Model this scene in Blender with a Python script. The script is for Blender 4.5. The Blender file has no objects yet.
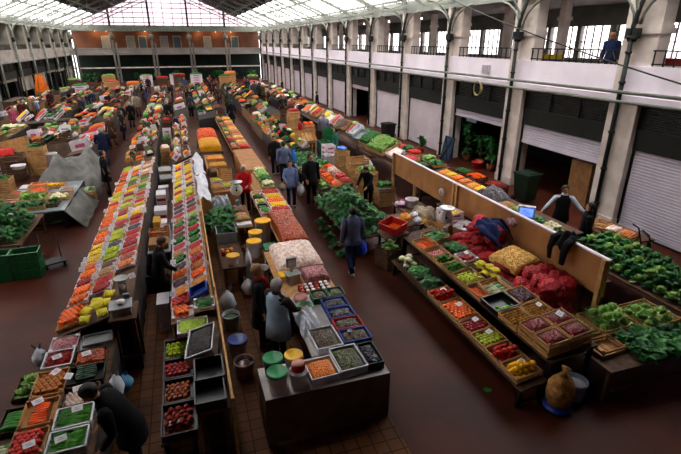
import bpy, math, random
from mathutils import Vector, Matrix, noise as mnoise
PI = math.pi
R = math.radians
SC = bpy.context.scene
COL = SC.collection
rnd = random.Random(7)

# ------------------------------------------------------------------ camera
FOC, EYE = 466.0, 5.3
TH, PSI = R(21.653), R(18.2675)
CF = Vector((math.sin(PI/2*0+PSI)*math.cos(TH), math.cos(PSI)*math.cos(TH), -math.sin(TH)))
CR = Vector((math.cos(PSI), -math.sin(PSI), 0))
CU = CR.cross(CF)
CAM = Vector((0, 0, EYE))
cam_d = bpy.data.cameras.new('camera')
cam_d.sensor_width = 36
cam_d.lens = FOC*36/681
cam_d.clip_end = 400
cam = bpy.data.objects.new('camera', cam_d)
cam.matrix_world = Matrix((
    (CR.x, CU.x, -CF.x, CAM.x), (CR.y, CU.y, -CF.y, CAM.y), (CR.z, CU.z, -CF.z, CAM.z), (0, 0, 0, 1)))
COL.objects.link(cam)
SC.camera = cam

def P(x, y, z):
    """World point at height z that the survey of the photograph gives for a spot."""
    d = CF*FOC + CR*(x-340.5) - CU*(y-227)
    return CAM + d*((z-EYE)/d.z)

# ------------------------------------------------------------------ materials
def lin(h):
    h = h.lstrip('#')
    o = []
    for i in (0, 2, 4):
        c = int(h[i:i+2], 16)/255
        o.append(c/12.92 if c <= .04045 else ((c+.055)/1.055)**2.4)
    return o
MATS = {}
def mat(key, c1, c2=None, rough=.6, scale=9., bump=0., metal=0., spec=.4, tex='noise', detail=3., objvar=.12, alpha=1., sss=0., bscale=None, lo=.35, hi=.65, sat=1.):
    if key in MATS: return MATS[key]
    m = bpy.data.materials.new(key); m.use_nodes = True
    nt = m.node_tree; N = nt.nodes; L = nt.links
    b = N['Principled BSDF']
    b.inputs['Roughness'].default_value = rough
    b.inputs['Metallic'].default_value = metal
    b.inputs['Specular IOR Level'].default_value = spec
    a = lin(c1); bb = lin(c2) if c2 else [x*.72 for x in a]
    tc = N.new('ShaderNodeTexCoord')
    if tex == 'voronoi':
        t = N.new('ShaderNodeTexVoronoi'); t.inputs['Scale'].default_value = scale
        sep = N.new('ShaderNodeSeparateColor'); L.new(t.outputs['Color'], sep.inputs[0]); fac = sep.outputs[0]; hgt = t.outputs['Distance']
    elif tex == 'wave':
        t = N.new('ShaderNodeTexWave'); t.inputs['Scale'].default_value = scale; t.inputs['Distortion'].default_value = 3; fac = t.outputs['Fac']; hgt = fac
    else:
        t = N.new('ShaderNodeTexNoise'); t.inputs['Scale'].default_value = scale; t.inputs['Detail'].default_value = detail; fac = t.outputs['Fac']; hgt = fac
    L.new(tc.outputs['Object'], t.inputs['Vector'])
    cr = N.new('ShaderNodeValToRGB')
    cr.color_ramp.elements[0].position = lo; cr.color_ramp.elements[1].position = hi
    cr.color_ramp.elements[0].color = (*a, 1); cr.color_ramp.elements[1].color = (*bb, 1)
    L.new(fac, cr.inputs[0])
    out = cr.outputs[0]
    if objvar:
        oi = N.new('ShaderNodeObjectInfo')
        mr = N.new('ShaderNodeMapRange'); mr.inputs[3].default_value = 1-objvar; mr.inputs[4].default_value = 1+objvar
        L.new(oi.outputs['Random'], mr.inputs[0])
        hs = N.new('ShaderNodeHueSaturation'); hs.inputs['Saturation'].default_value = sat; L.new(mr.outputs[0], hs.inputs['Value']); L.new(out, hs.inputs['Color'])
        out = hs.outputs[0]
    L.new(out, b.inputs['Base Color'])
    if bump:
        bp = N.new('ShaderNodeBump'); bp.inputs['Strength'].default_value = bump; bp.inputs['Distance'].default_value = .02
        if bscale:
            t2 = N.new('ShaderNodeTexNoise'); t2.inputs['Scale'].default_value = bscale; L.new(tc.outputs['Object'], t2.inputs['Vector']); hgt = t2.outputs['Fac']
        L.new(hgt, bp.inputs['Height']); L.new(bp.outputs[0], b.inputs['Normal'])
    if alpha < 1: b.inputs['Alpha'].default_value = alpha
    MATS[key] = m
    return m

def emis(key, c, s):
    m = bpy.data.materials.new(key); m.use_nodes = True
    b = m.node_tree.nodes['Principled BSDF']
    b.inputs['Base Color'].default_value = (*lin(c), 1)
    b.inputs['Emission Color'].default_value = (*lin(c), 1); b.inputs['Emission Strength'].default_value = s
    MATS[key] = m
    return m

def glassmat(key, tint, refl=.06, milk=0.):
    m = bpy.data.materials.new(key); m.use_nodes = True
    nt = m.node_tree; N = nt.nodes; L = nt.links
    N.remove(N['Principled BSDF'])
    tr = N.new('ShaderNodeBsdfTransparent'); tr.inputs[0].default_value = (*lin(tint), 1)
    gl = N.new('ShaderNodeBsdfGlossy'); gl.inputs['Roughness'].default_value = .08
    mx = N.new('ShaderNodeMixShader'); mx.inputs[0].default_value = refl
    L.new(tr.outputs[0], mx.inputs[1]); L.new(gl.outputs[0], mx.inputs[2])
    sh = mx.outputs[0]
    if milk:
        tl = N.new('ShaderNodeBsdfTranslucent'); tl.inputs[0].default_value = (.9, .9, .9, 1)
        m2 = N.new('ShaderNodeMixShader'); m2.inputs[0].default_value = milk
        L.new(sh, m2.inputs[1]); L.new(tl.outputs[0], m2.inputs[2]); sh = m2.outputs[0]
    L.new(sh, N['Material Output'].inputs[0])
    MATS[key] = m
    return m

# ------------------------------------------------------------------ mesh builder
class MB:
    def __init__(s): s.v = []; s.f = []; s.m = []; s.s = []
    def add(s, vs, fs, mi=0, sm=False, T=None):
        b = len(s.v)
        if T is not None: vs = [T @ Vector(v) for v in vs]
        s.v.extend([tuple(v) for v in vs])
        for i, f in enumerate(fs):
            s.f.append([b+k for k in f]); s.m.append(mi[i] if isinstance(mi, list) else mi); s.s.append(sm)
    def join(s, o, T=None, mo=0):
        b = len(s.v)
        s.v.extend([tuple(T @ Vector(v)) for v in o.v] if T is not None else o.v)
        for f, m, q in zip(o.f, o.m, o.s):
            s.f.append([b+k for k in f]); s.m.append(m+mo); s.s.append(q)
    def box(s, c, d, mi=0, T=None):
        x, y, z = c; a, b, e = d[0]/2, d[1]/2, d[2]/2
        vs = [(x+i*a, y+j*b, z+k*e) for i in (-1, 1) for j in (-1, 1) for k in (-1, 1)]
        s.add(vs, [(0, 1, 3, 2), (4, 6, 7, 5), (0, 4, 5, 1), (2, 3, 7, 6), (0, 2, 6, 4), (1, 5, 7, 3)], mi, False, T)
    def bar(s, p, q, w, h=None, mi=0):
        p = Vector(p); q = Vector(q); d = q-p; l = d.length
        if l < 1e-6: return
        T = Matrix.Translation((p+q)/2) @ d.to_track_quat('Y', 'Z').to_matrix().to_4x4()
        s.box((0, 0, 0), (w, l, h or w), mi, T)
    def tube(s, pts, rad, n=8, mi=0, caps=True, sm=True):
        pts = [Vector(p) for p in pts]
        if not isinstance(rad, (list, tuple)): rad = [rad]*len(pts)
        vs = []; fs = []; up = None
        for i, p in enumerate(pts):
            t = (pts[min(i+1, len(pts)-1)]-pts[max(i-1, 0)]).normalized()
            if up is None:
                a = Vector((0, 0, 1)) if abs(t.z) < .9 else Vector((1, 0, 0))
            else: a = up
            u = (a-t*a.dot(t)).normalized(); w = t.cross(u); up = u
            r = rad[i]
            rx, ry = r if isinstance(r, (list, tuple)) else (r, r)
            for k in range(n):
                an = 2*PI*k/n
                vs.append(p+u*math.cos(an)*ry+w*math.sin(an)*rx)
        for i in range(len(pts)-1):
            for k in range(n):
                fs.append((i*n+k, i*n+(k+1) % n, (i+1)*n+(k+1) % n, (i+1)*n+k))
        if caps:
            fs.append(tuple(range(n-1, -1, -1))); fs.append(tuple((len(pts)-1)*n+k for k in range(n)))
        s.add(vs, fs, mi, sm)
    def lathe(s, prof, n=16, mi=0, c=(0, 0, 0), sm=True, T=None):
        vs = []; fs = []
        for r, z in prof:
            for k in range(n):
                a = 2*PI*k/n
                vs.append((c[0]+r*math.cos(a), c[1]+r*math.sin(a), c[2]+z))
        for i in range(len(prof)-1):
            for k in range(n):
                fs.append((i*n+k, i*n+(k+1) % n, (i+1)*n+(k+1) % n, (i+1)*n+k))
        if prof[0][0] > 1e-4: fs.append(tuple(range(n-1, -1, -1)))
        if prof[-1][0] > 1e-4: fs.append(tuple((len(prof)-1)*n+k for k in range(n)))
        s.add(vs, fs, mi, sm, T)
    def ell(s, c, r, nu=10, nv=7, mi=0, T=None, fn=None):
        vs = [(0, 0, -1)]
        for j in range(1, nv):
            t = -PI/2+PI*j/nv
            for k in range(nu):
                a = 2*PI*k/nu
                vs.append((math.cos(t)*math.cos(a), math.cos(t)*math.sin(a), math.sin(t)))
        vs.append((0, 0, 1))
        if fn: vs = [fn(Vector(v)) for v in vs]
        vs = [(c[0]+v[0]*r[0], c[1]+v[1]*r[1], c[2]+v[2]*r[2]) for v in vs]
        fs = []
        for k in range(nu):
            fs.append((0, 1+(k+1) % nu, 1+k))
            e = 1+(nv-2)*nu
            fs.append((e+k, e+(k+1) % nu, len(vs)-1))
        for j in range(nv-2):
            for k in range(nu):
                b = 1+j*nu
                fs.append((b+k, b+(k+1) % nu, b+nu+(k+1) % nu, b+nu+k))
        s.add(vs, fs, mi, True, T)
    def loft(s, rings, mi=0, sm=True, caps=True):
        n = len(rings[0]); vs = [p for r in rings for p in r]; fs = []
        for i in range(len(rings)-1):
            for k in range(n):
                fs.append((i*n+k, i*n+(k+1) % n, (i+1)*n+(k+1) % n, (i+1)*n+k))
        if caps:
            fs.append(tuple(range(n-1, -1, -1))); fs.append(tuple((len(rings)-1)*n+k for k in range(n)))
        s.add(vs, fs, mi, sm)
    def grid(s, fn, nu, nv, mi=0, sm=True):
        vs = [fn(i/nu, j/nv) for j in range(nv+1) for i in range(nu+1)]
        fs = [(j*(nu+1)+i, j*(nu+1)+i+1, (j+1)*(nu+1)+i+1, (j+1)*(nu+1)+i) for j in range(nv) for i in range(nu)]
        s.add(vs, fs, mi, sm)
    def mesh(s, name, mats):
        me = bpy.data.meshes.new(name)
        me.from_pydata(s.v, [], s.f)
        me.polygons.foreach_set('material_index', s.m)
        me.polygons.foreach_set('use_smooth', s.s)
        for m in (mats if isinstance(mats, (list, tuple)) else [mats]): me.materials.append(m)
        me.update()
        return me
    def build(s, name, mats, parent=None, M=None):
        return inst(s.mesh(name, mats), name, M, parent)

def inst(me, name, M=None, parent=None):
    o = bpy.data.objects.new(name, me)
    COL.objects.link(o)
    if parent is not None: o.parent = parent
    if M is not None: o.matrix_local = M
    return o

SEEN = {}
def tag(o, label=None, cat=None, group=None, kind=None):
    if label:
        n = len(label.replace(',', ' ').split())
        if n < 4 or n > 16: print('LABEL LENGTH', n, label)
        if label in SEEN and not (group and SEEN[label] == group): print('LABEL TWICE', label)
        SEEN[label] = group
        o['label'] = label
    if cat: o['category'] = cat
    if group: o['group'] = group
    if kind: o['kind'] = kind
    return o
def thing(name, label, cat, M=None, group=None):
    o = bpy.data.objects.new(name, None); COL.objects.link(o)
    o.empty_display_size = .1
    if M is not None: o.matrix_world = M
    return tag(o, label, cat, group)
def struct(name, mb, mats, parent=None):
    o = mb.build(name, mats, parent)
    if parent is None: o['kind'] = 'structure'
    return o
def XF(x, y, z, rz=0, tx=0, ty=0):
    return Matrix.Translation((x, y, z)) @ Matrix.Rotation(rz, 4, 'Z') @ Matrix.Rotation(ty, 4, 'Y') @ Matrix.Rotation(tx, 4, 'X')
_o1 = 'first second third fourth fifth sixth seventh eighth ninth tenth eleventh twelfth thirteenth fourteenth fifteenth sixteenth seventeenth eighteenth nineteenth'.split()
_tn = {2: 'twenty', 3: 'thirty', 4: 'forty', 5: 'fifty', 6: 'sixty', 7: 'seventy', 8: 'eighty', 9: 'ninety'}
_tth = {2: 'twentieth', 3: 'thirtieth', 4: 'fortieth', 5: 'fiftieth', 6: 'sixtieth', 7: 'seventieth', 8: 'eightieth', 9: 'ninetieth'}
def ordn(n):
    if n < 20: return _o1[n-1]
    return _tth[n//10] if n % 10 == 0 else _tn[n//10]+'-'+_o1[n % 10-1]

# base materials
M_iron = mat('painted_iron', '#7d8075', '#64685e', rough=.55, scale=3)
M_irond = mat('dark_iron', '#111514', '#1b1f1d', rough=.5, spec=.25)
M_stone = mat('pale_stone', '#dccfc6', '#b9aba0', rough=.8, scale=1.6, detail=6, bump=.1, objvar=.05)
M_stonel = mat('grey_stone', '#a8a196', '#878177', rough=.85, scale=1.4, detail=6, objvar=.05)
M_white = mat('white_paint', '#f0e6ef', '#e4d9e3', rough=.6, scale=1.2, objvar=.02)
M_grey = mat('grey_render', '#7b7a74', '#676660', rough=.8, scale=1.0, objvar=.03)
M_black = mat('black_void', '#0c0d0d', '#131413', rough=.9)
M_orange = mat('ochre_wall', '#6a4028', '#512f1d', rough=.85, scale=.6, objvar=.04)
M_wood = mat('pale_wood', '#c6965e', '#a87a48', rough=.7, scale=8, objvar=.2)
M_woodd = mat('dark_wood', '#5b3c25', '#3f2817', rough=.75, scale=10, objvar=.2)
M_ply = mat('plywood', '#b27a47', '#9a6537', rough=.6, scale=2.2, objvar=.06)
M_steel = mat('steel', '#b5b8ba', '#94989b', rough=.35, metal=.8, scale=4)
M_paper = mat('white_paper', '#e6e0e4', '#d6cfd6', rough=.8, scale=6, objvar=.04)
M_ink = mat('ink', '#7a7a86', '#63636e', rough=.8)
# ------------------------------------------------------------------ the hall
XR, XL, YF, YN = 12.1, -13.2, 74.4, -7.0
XC = (XR+XL)/2
EZ, SL = 7.35, .42
YK = [10.6+4.85*k for k in range(-3, 14)]
m_aisle = mat('red_floor', '#4d2316', '#37160d', rough=.5, scale=.9, detail=8, bump=.08, bscale=14, objvar=0, spec=.12)
def tilemat():
    m = mat('floor_tile', '#6b4428', '#50301b', rough=.55, spec=.07, scale=1.3, detail=6, objvar=0)
    nt = m.node_tree; N = nt.nodes; L = nt.links
    b = N['Principled BSDF']
    old = b.inputs['Base Color'].links[0].from_socket
    tc = N.new('ShaderNodeTexCoord')
    br = N.new('ShaderNodeTexBrick'); br.offset = 0.0
    br.inputs['Scale'].default_value = 1; br.inputs['Brick Width'].default_value = .2; br.inputs['Row Height'].default_value = .2
    br.inputs['Mortar Size'].default_value = .011; br.inputs['Mortar Smooth'].default_value = .2
    br.inputs['Color1'].default_value = (1, 1, 1, 1); br.inputs['Color2'].default_value = (.78, .76, .74, 1); br.inputs['Mortar'].default_value = (.3, .27, .25, 1)
    L.new(tc.outputs['Object'], br.inputs['Vector'])
    mx = N.new('ShaderNodeMix'); mx.data_type = 'RGBA'; mx.blend_type = 'MULTIPLY'; mx.inputs[0].default_value = 1
    L.new(old, mx.inputs[6]); L.new(br.outputs['Color'], mx.inputs[7]); L.new(mx.outputs[2], b.inputs['Base Color'])
    bp = N.new('ShaderNodeBump'); bp.inputs['Strength'].default_value = .3; bp.inputs['Distance'].default_value = .01
    L.new(br.outputs['Fac'], bp.inputs['Height']); bp.invert = True; L.new(bp.outputs[0], b.inputs['Normal'])
    return m
b = MB(); b.box(((XR+XL)/2, (YF+YN)/2, -.1), (XR-XL+10, YF-YN+6, .2)); struct('floor', b, m_aisle)
b = MB(); b.box((.0, 37.5, .002), (4.9, 70, .008)); struct('floor_tiles', b, tilemat())

m_roof = mat('dark_boards', '#2b211a', '#1b1511', rough=.9, scale=2.5, objvar=0)
m_sky = glassmat('roof_glass', '#f4f4f2', .04, .05)
m_gab = glassmat('gable_glass', '#76666d', .05, .03)
m_win = glassmat('window_glass', '#d8d4d4', .05, .05)
def rz(x): return EZ+SL*((XR-x) if x > XC else (x-XL))
SKW, RIDGE = 3.3, 1.0
YG0 = 6.8      # nearer than this the unseen roof is closed over to darken the near floor
for side, name in ((1, 'ceiling_right'), (-1, 'ceiling_left')):
    e = XR if side > 0 else XL
    b = MB()
    def slab(x0, x1, y0, y1):
        a = [(x0, y0), (x1, y0), (x1, y1), (x0, y1)]
        vs = [(x, y, rz(x)+dz) for dz in (0, .12) for x, y in a]
        b.add(vs, [(0, 1, 2, 3), (4, 7, 6, 5), (0, 4, 5, 1), (1, 5, 6, 2), (2, 6, 7, 3), (3, 7, 4, 0)])
    slab(e-side*SKW, XC+side*RIDGE, YG0, YF)
    slab(e+side*.6, XC+side*.001, YN, YG0)
    struct(name, b, m_roof)
    b = MB()
    slab(e, e-side*SKW, YG0, YF)
    g = struct('window_%d' % (1 if side > 0 else 2), b, m_sky)
    b = MB()
    y = YG0
    while y <= YF:
        b.bar((e, y, rz(e)-.03), (e-side*SKW, y, rz(e-side*SKW)-.03), .045, .04); y += 1.21
    f = b.build('glazing_bars', M_iron, g)
    b = MB()
    slab(XC+side*RIDGE, XC+side*.001, YG0, YF)
    struct('window_%d' % (3 if side > 0 else 4), b, m_sky)  # ridge glazing, out of view, added to let soft light down from above
# lattice trusses, one over every pair of columns
for k, y in enumerate(YK):
    t = thing('roof_truss', None, None, XF(0, y, 0)); t['kind'] = 'structure'
    for side in (1, -1):
        e = XR if side > 0 else XL
        n = 9
        top = []; bot = []
        for i in range(n+1):
            x = e+(XC-e)*i/n
            top.append(Vector((x, 0, rz(x)-.12))); bot.append(Vector((x, 0, rz(x)-1.15+ (.75 if i == 0 else 0))))
        b = MB(); b.bar(top[0], top[-1], .12, .14); b.build('top_chord', M_iron, t)
        b = MB(); b.bar(bot[0], bot[1], .09); b.bar(bot[1], bot[-1], .1); b.build('bottom_chord', M_iron, t)
        b = MB()
        for i in range(n):
            b.bar(top[i], bot[i+1], .055); b.bar(top[i+1], bot[i+1], .055)
        b.build('lattice_web', M_iron, t)
        # curved bracket from the column up to the truss
        b = MB(); pts = []
        for i in range(7):
            a = PI/2*i/6
            pts.append((e-side*(.12+1.3*(1-math.cos(a))), 0, 5.75+1.25*math.sin(a)))
        b.tube(pts, .045, 6); b.build('bracket', M_iron, t)
        for s in (-1, 1):
            b = MB(); pts = []
            for i in range(7):
                a = PI/2*i/6
                pts.append((e-side*.1, s*(.1+1.5*(1-math.cos(a))), 5.75+1.0*math.sin(a)))
            b.tube(pts, .04, 6); b.build('bracket', M_iron, t)
for side in (1, -1):
    e = XR if side > 0 else XL
    for i in range(7):
        x = e-side*(.5+1.9*i)
        b = MB(); b.bar((x, YN, rz(x)-.22), (x, YF, rz(x)-.22), .09, .12)
        struct('purlin', b, M_iron)
    # wind braces criss-crossing under the skylight
    for k in range(1, len(YK)-1):
        b = MB(); x0, x1 = e-side*.3, e-side*SKW
        b.bar((x0, YK[k], rz(x0)-.3), (x1, YK[k+1], rz(x1)-.3), .045)
        b.bar((x1, YK[k], rz(x1)-.3), (x0, YK[k+1], rz(x0)-.3), .045)
        struct('wind_brace', b, M_iron)
# eaves beam, piers, pilasters, parapet, gallery, shutters
m_shut = mat('shutter_metal', '#cfc6d2', '#beb6c4', rough=.5, scale=1.5, objvar=.05)
m_shutp = mat('shutter_sheet', '#cfc2c8', '#bdb0b8', rough=.6, scale=.8, objvar=.04)
m_louv = mat('dark_louvre', '#0b0e0f', '#15191b', rough=.5, scale=3)
m_dglass = mat('dark_glass', '#14191c', '#1d2427', rough=.25, spec=.4)
m_galc = mat('gallery_boards', '#4a382c', '#33261d', rough=.85, scale=2)
m_par = {1: M_white, -1: mat('grey_parapet', '#a79e96', '#8a827b', rough=.8, scale=1.5, objvar=.03)}  # left parapet is a darker grey than the right one
m_lamp = emis('lamp_glow', '#ffe6c4', 5)
def shutter_mb(y0, y1, z0, z1, x, side):
    b = MB()
    n = max(2, int((z1-z0)/.085))
    prof = []
    for i in range(n):
        z = z0+(z1-z0)*i/n; h = (z1-z0)/n
        prof += [(0, z), (-.022, z+h*.25), (-.022, z+h*.7), (0, z+h*.97)]
    vs = []
    for yy in (y0, y1):
        for dx, z in prof: vs.append((x+side*dx, yy, z))
    m = len(prof)
    b.add(vs, [(i, i+1, m+i+1, m+i) for i in range(m-1)])
    b.box((x+side*.06, (y0+y1)/2, (z0+z1)/2), (.05, y1-y0, z1-z0))
    b.box((x-side*.01, (y0+y1)/2, z0+.05), (.06, y1-y0, .1))
    return b
def wall_side(side):
    e = XR if side > 0 else XL
    nm = 'right' if side > 0 else 'left'
    o = side
    ym = (YN+YF)/2; yl = YF-YN
    b = MB(); b.box((e+o*.12, ym, 7.08), (.34, yl, .5)); b.box((e+o*.0, ym, 6.78), (.16, yl, .1)); struct('trim_1' if side > 0 else 'trim_2', b, mat('pale_beam', '#92948c', '#7d7f78', rough=.6, scale=1.5, objvar=0))
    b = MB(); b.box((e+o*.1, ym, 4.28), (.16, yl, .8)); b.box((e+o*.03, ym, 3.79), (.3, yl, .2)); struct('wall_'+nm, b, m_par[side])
    b = MB(); b.box((e+o*3.9, ym, 3.8), (7.4, yl, .22)); struct('floor_gallery_'+nm, b, M_grey)
    b = MB(); b.box((e+o*3.9, ym, 6.98), (7.4, yl, .16)); struct('ceiling_gallery_'+nm, b, m_galc)
    # shop backs, low and dark
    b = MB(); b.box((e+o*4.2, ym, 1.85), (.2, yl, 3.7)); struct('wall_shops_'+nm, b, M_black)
    # gallery back wall with openings
    b = MB(); bx = e+o*7.3
    if side > 0:
        b.box((bx, ym, 4.2), (.25, yl, .7)); b.box((bx, ym, 6.5), (.25, yl, .95))
        y = YN
        while y < YF: b.box((bx, y, 5.35), (.25, .26, 1.7)); y += 2.1
        struct('wall_gallery_'+nm, b, M_grey)
        b = MB(); b.box((bx+.05, ym, 5.35), (.02, yl, 1.6)); w = struct('window_5', b, m_win)
        b = MB(); y = YN+.8
        while y < YF:
            b.box((bx, y, 5.35), (.06, .05, 1.6)); y += .475
        b.box((bx, ym, 5.3), (.06, yl, .05)); b.build('glazing_bars', M_irond, w)
        for i in range(22):
            b = MB(); b.box((e+3.4, YN+2+3.7*i, 5.4), (.32, .32, 3.1)); b.box((e+3.4, YN+2+3.7*i, 6.2), (.42, .42, .14)); c = struct('column', b, M_stone)
    else:
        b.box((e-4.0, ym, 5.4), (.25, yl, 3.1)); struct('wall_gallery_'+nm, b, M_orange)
    for k, y in enumerate(YK):
        c = thing('column', None, None, XF(e, y, 0)); c['kind'] = 'structure'
        if side > 0:
            b = MB(); b.box((o*.34, -.13, 5.3), (.42, .87, 3.0)); b.build('pier', M_stone, c); b = MB(); b.box((o*.2, -.11, 1.83), (.6, .95, 3.66)); b.box((o*.17, -.11, .15), (.62, 1.0, .3)); b.build('pier_base', M_stone, c)
        else:
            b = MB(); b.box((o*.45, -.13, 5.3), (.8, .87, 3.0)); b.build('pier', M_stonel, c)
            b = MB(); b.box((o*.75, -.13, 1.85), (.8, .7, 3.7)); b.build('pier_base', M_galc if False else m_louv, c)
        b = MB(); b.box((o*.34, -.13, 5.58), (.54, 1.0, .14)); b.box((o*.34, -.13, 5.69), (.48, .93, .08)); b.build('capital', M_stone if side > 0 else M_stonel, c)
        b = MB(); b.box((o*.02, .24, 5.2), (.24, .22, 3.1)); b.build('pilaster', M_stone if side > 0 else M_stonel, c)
        b = MB(); b.tube([(-o*.19, .0, .05), (-o*.19, .0, 5.45)], .065, 8); b.tube([(-o*.19, .0, 5.45), (-o*.19, .02, 5.7), (-o*.14, -.02, 6.2), (-o*.06, -.15, 6.75)], .065, 8)
        for z in (.6, 1.7, 2.8, 4.2, 5.0): b.lathe([(.09, 0), (.09, .07)], 8, c=(-o*.19, 0, z))
        b.build('drainpipe', M_irond if side > 0 else M_iron, c)
        b = MB(); b.box((-o*.14, .02, 5.52), (.2, .34, .26)); b.lathe([(.1, 0), (.15, .1), (.15, .16)], 10, c=(-o*.14, .02, 5.3)); b.build('hopper', M_irond, c)
        if k == len(YK)-1: continue
        y0, y1 = y+.32, YK[k+1]-.58
        ymid = (y0+y1)/2; w = y1-y0
        # louvred band over the shop opening
        wn = thing('window_%d' % (10+k+(40 if side < 0 else 0)), None, None, XF(e, ymid, 0)); wn['kind'] = 'structure'
        b = MB(); b.box((o*.17, 0, 3.3), (.04, w, .68)); b.build('pane', m_dglass, wn)
        b = MB()
        z = 3.0
        while z < 3.62: b.box((o*.12, 0, z), (.05, w, .018)); z += .06
        b.build('louvre_blades', m_louv, wn)
        b = MB()
        for i in range(4): b.box((o*.1, -w/2+w*i/3, 3.3), (.08, .07, .72))
        b.box((o*.1, 0, 2.96), (.09, w, .08)); b.box((o*.1, 0, 3.64), (.09, w, .06)); b.box((o*.13, 0, 2.68), (.12, w, .54))
        b.build('frame', M_irond, wn)
        # rolling shutter
        if side > 0:
            z0 = {2: .06, 3: 1.72, 4: 2.1, 5: .06, 6: .06, 7: 2.15}.get(k-0, .06)
            if k in (0, 1): z0 = .06
        else:
            z0 = [.06, 2.2, 2.1, .06, 2.2, 1.2][k % 6]
        d = thing('door_%d' % (1+k+(30 if side < 0 else 0)), None, None, XF(e, ymid, 0)); d['kind'] = 'structure'
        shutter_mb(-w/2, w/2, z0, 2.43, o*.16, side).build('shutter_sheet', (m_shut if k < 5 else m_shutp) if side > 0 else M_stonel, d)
        b = MB()
        for s in (-1, 1): b.box((o*.14, s*(w/2-.03), 1.22), (.1, .07, 2.42))
        b.build('guide_rails', M_irond, d)
        # gallery railing
        r = thing('gallery_railing', None, None, XF(e+o*.1, ymid, 4.68)); r['kind'] = 'structure'
        b = MB(); b.box((0, 0, .4), (.05, w+.1, .04)); b.box((0, 0, .06), (.03, w+.1, .03)); b.build('top_rail', M_irond, r)
        b = MB()
        n = int(w/.3)
        for i in range(n+1): b.box((0, -w/2+w*i/n, .2), (.03, .03, .4))
        b.build('balusters', M_irond, r)
wall_side(1); wall_side(-1)
# pipes along the right lintel
for z, dx, rr in ((3.98, -.14, .05), (3.72, -.16, .04)):
    b = MB(); b.tube([(XR+dx-.12, YN, z), (XR+dx-.12, YF, z)], rr, 6); struct('trim_%d' % (3 if rr > .045 else 4), b, M_iron)

# end walls
b = MB(); b.box((XC, YN-.1, 5), (XR-XL+14, .2, 16)); struct('wall_near', b, M_grey)
b = MB()
b.box((XC, YF+.1, 4.15), (XR-XL+.4, .2, .62)); b.box((XC, YF+.05, 3.72), (XR-XL+.4, .34, .14)); b.box((XC, YF+.05, 4.5), (XR-XL+.4, .3, .1))
struct('wall_far', b, mat('far_parapet', '#8d857f', '#79716c', rough=.8, scale=.7, objvar=0))
b = MB(); b.box((XC, YF+.1, 7.05), (XR-XL+.4, .3, .75)); struct('trim_5', b, M_iron)
b = MB(); b.box((XC, YF+3.0, 5.4), (XR-XL+.4, .2, 3.4)); struct('wall_gallery_far', b, M_orange)
b = MB(); b.box((XC, YF+1.6, 3.74), (XR-XL+.4, 3, .16)); struct('floor_gallery_far', b, M_grey)
b = MB(); b.box((XC, YF+1.6, 7.1), (XR-XL+.4, 3, .12)); struct('ceiling_gallery_far', b, m_galc)
b = MB(); b.box((XC, YF+3.0, 1.85), (XR-XL+.4, .2, 3.7)); struct('wall_shops_far', b, mat('dark_green_wall', '#13231c', '#0c1713', rough=.9, scale=.8, objvar=0))
b = MB(); b.box((XC, YF+.1, 1.98), (XR-XL+.4, .14, .16)); struct('trim_6', b, M_stone)
m_fcol = mat('far_column', '#76726a', '#5c5953', rough=.8)
FX = [XL+.1+(XR-XL-.2)*i/5 for i in range(6)]
for i, x in enumerate(FX):
    c = thing('column', None, None, XF(x, YF-.1, 0)); c['kind'] = 'structure'
    b = MB(); b.box((0, 0, 3.3), (.26, .3, 6.6)); b.build('shaft', m_fcol, c)
    b = MB(); b.box((.4, .12, 2.6), (.24, .3, 5.2)); b.build('pier', m_fcol, c)
    b = MB(); b.lathe([(.22, 0), (.36, .25), (.36, .5), (.25, .7)], 8, c=(0, 0, 5.6)); b.build('capital', m_fcol, c)
    if 0 < i < 5:
        b = MB(); b.box((0, 0, (7.3+rz(x))/2), (.26, .3, rz(x)-7.3)); b.build('mullion', M_irond, c)
for i, (x, kd) in enumerate([(-9.2, 0), (-6.0, 0), (-4.4, 1), (-1.5, 0), (.3, 1), (4.6, 0), (8.6, 1)]):
    d = thing('door_%d' % (80+i), None, None, XF(x, YF+2.85, 3.82)); d['kind'] = 'structure'
    b = MB(); b.box((0, 0, 1.1), (.95, .08, 2.2)); b.build('door_leaf', mat('pale_door', '#8d8a80', '#77746b', rough=.7) if kd == 0 else mat('blue_door', '#3a4a52', '#2f3c43', rough=.6), d)
    b = MB(); b.box((-.52, -.02, 1.12), (.09, .1, 2.3)); b.box((.52, -.02, 1.12), (.09, .1, 2.3)); b.box((0, -.02, 2.25), (1.1, .1, .1)); b.build('door_frame', M_stonel, d)
for sd, e in ((1, XR), (-1, XL)):
    b = MB(); b.box((e+sd*4.2, YF+.4, 3.6), (8.0, .3, 7.2)); struct('wall_end_'+('right' if sd > 0 else 'left'), b, M_grey)
# glazed gable
b = MB(); b.add([(XL, YF, 7.4), (XR, YF, 7.4), (XR, YF, rz(XR)), (XC, YF, rz(XC)), (XL, YF, rz(XL))], [(0, 1, 2, 3, 4)])
g = struct('window_6', b, m_gab)
b = MB(); x = XL+.63
while x < XR:
    b.box((x, YF-.03, (7.4+rz(x))/2), (.09, .06, rz(x)-7.4)); x += 1.264
z = 7.75
while z < 12.4:
    h = (z-EZ)/SL
    b.box((XC, YF-.03, z), (XR-XL-2*h, .05, .1)); z += .62
b.build('glazing_bars', mat('rosy_iron', '#8d7f80', '#7a6c6e', rough=.6), g)
for x in FX[1:5]:
    pass
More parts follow.
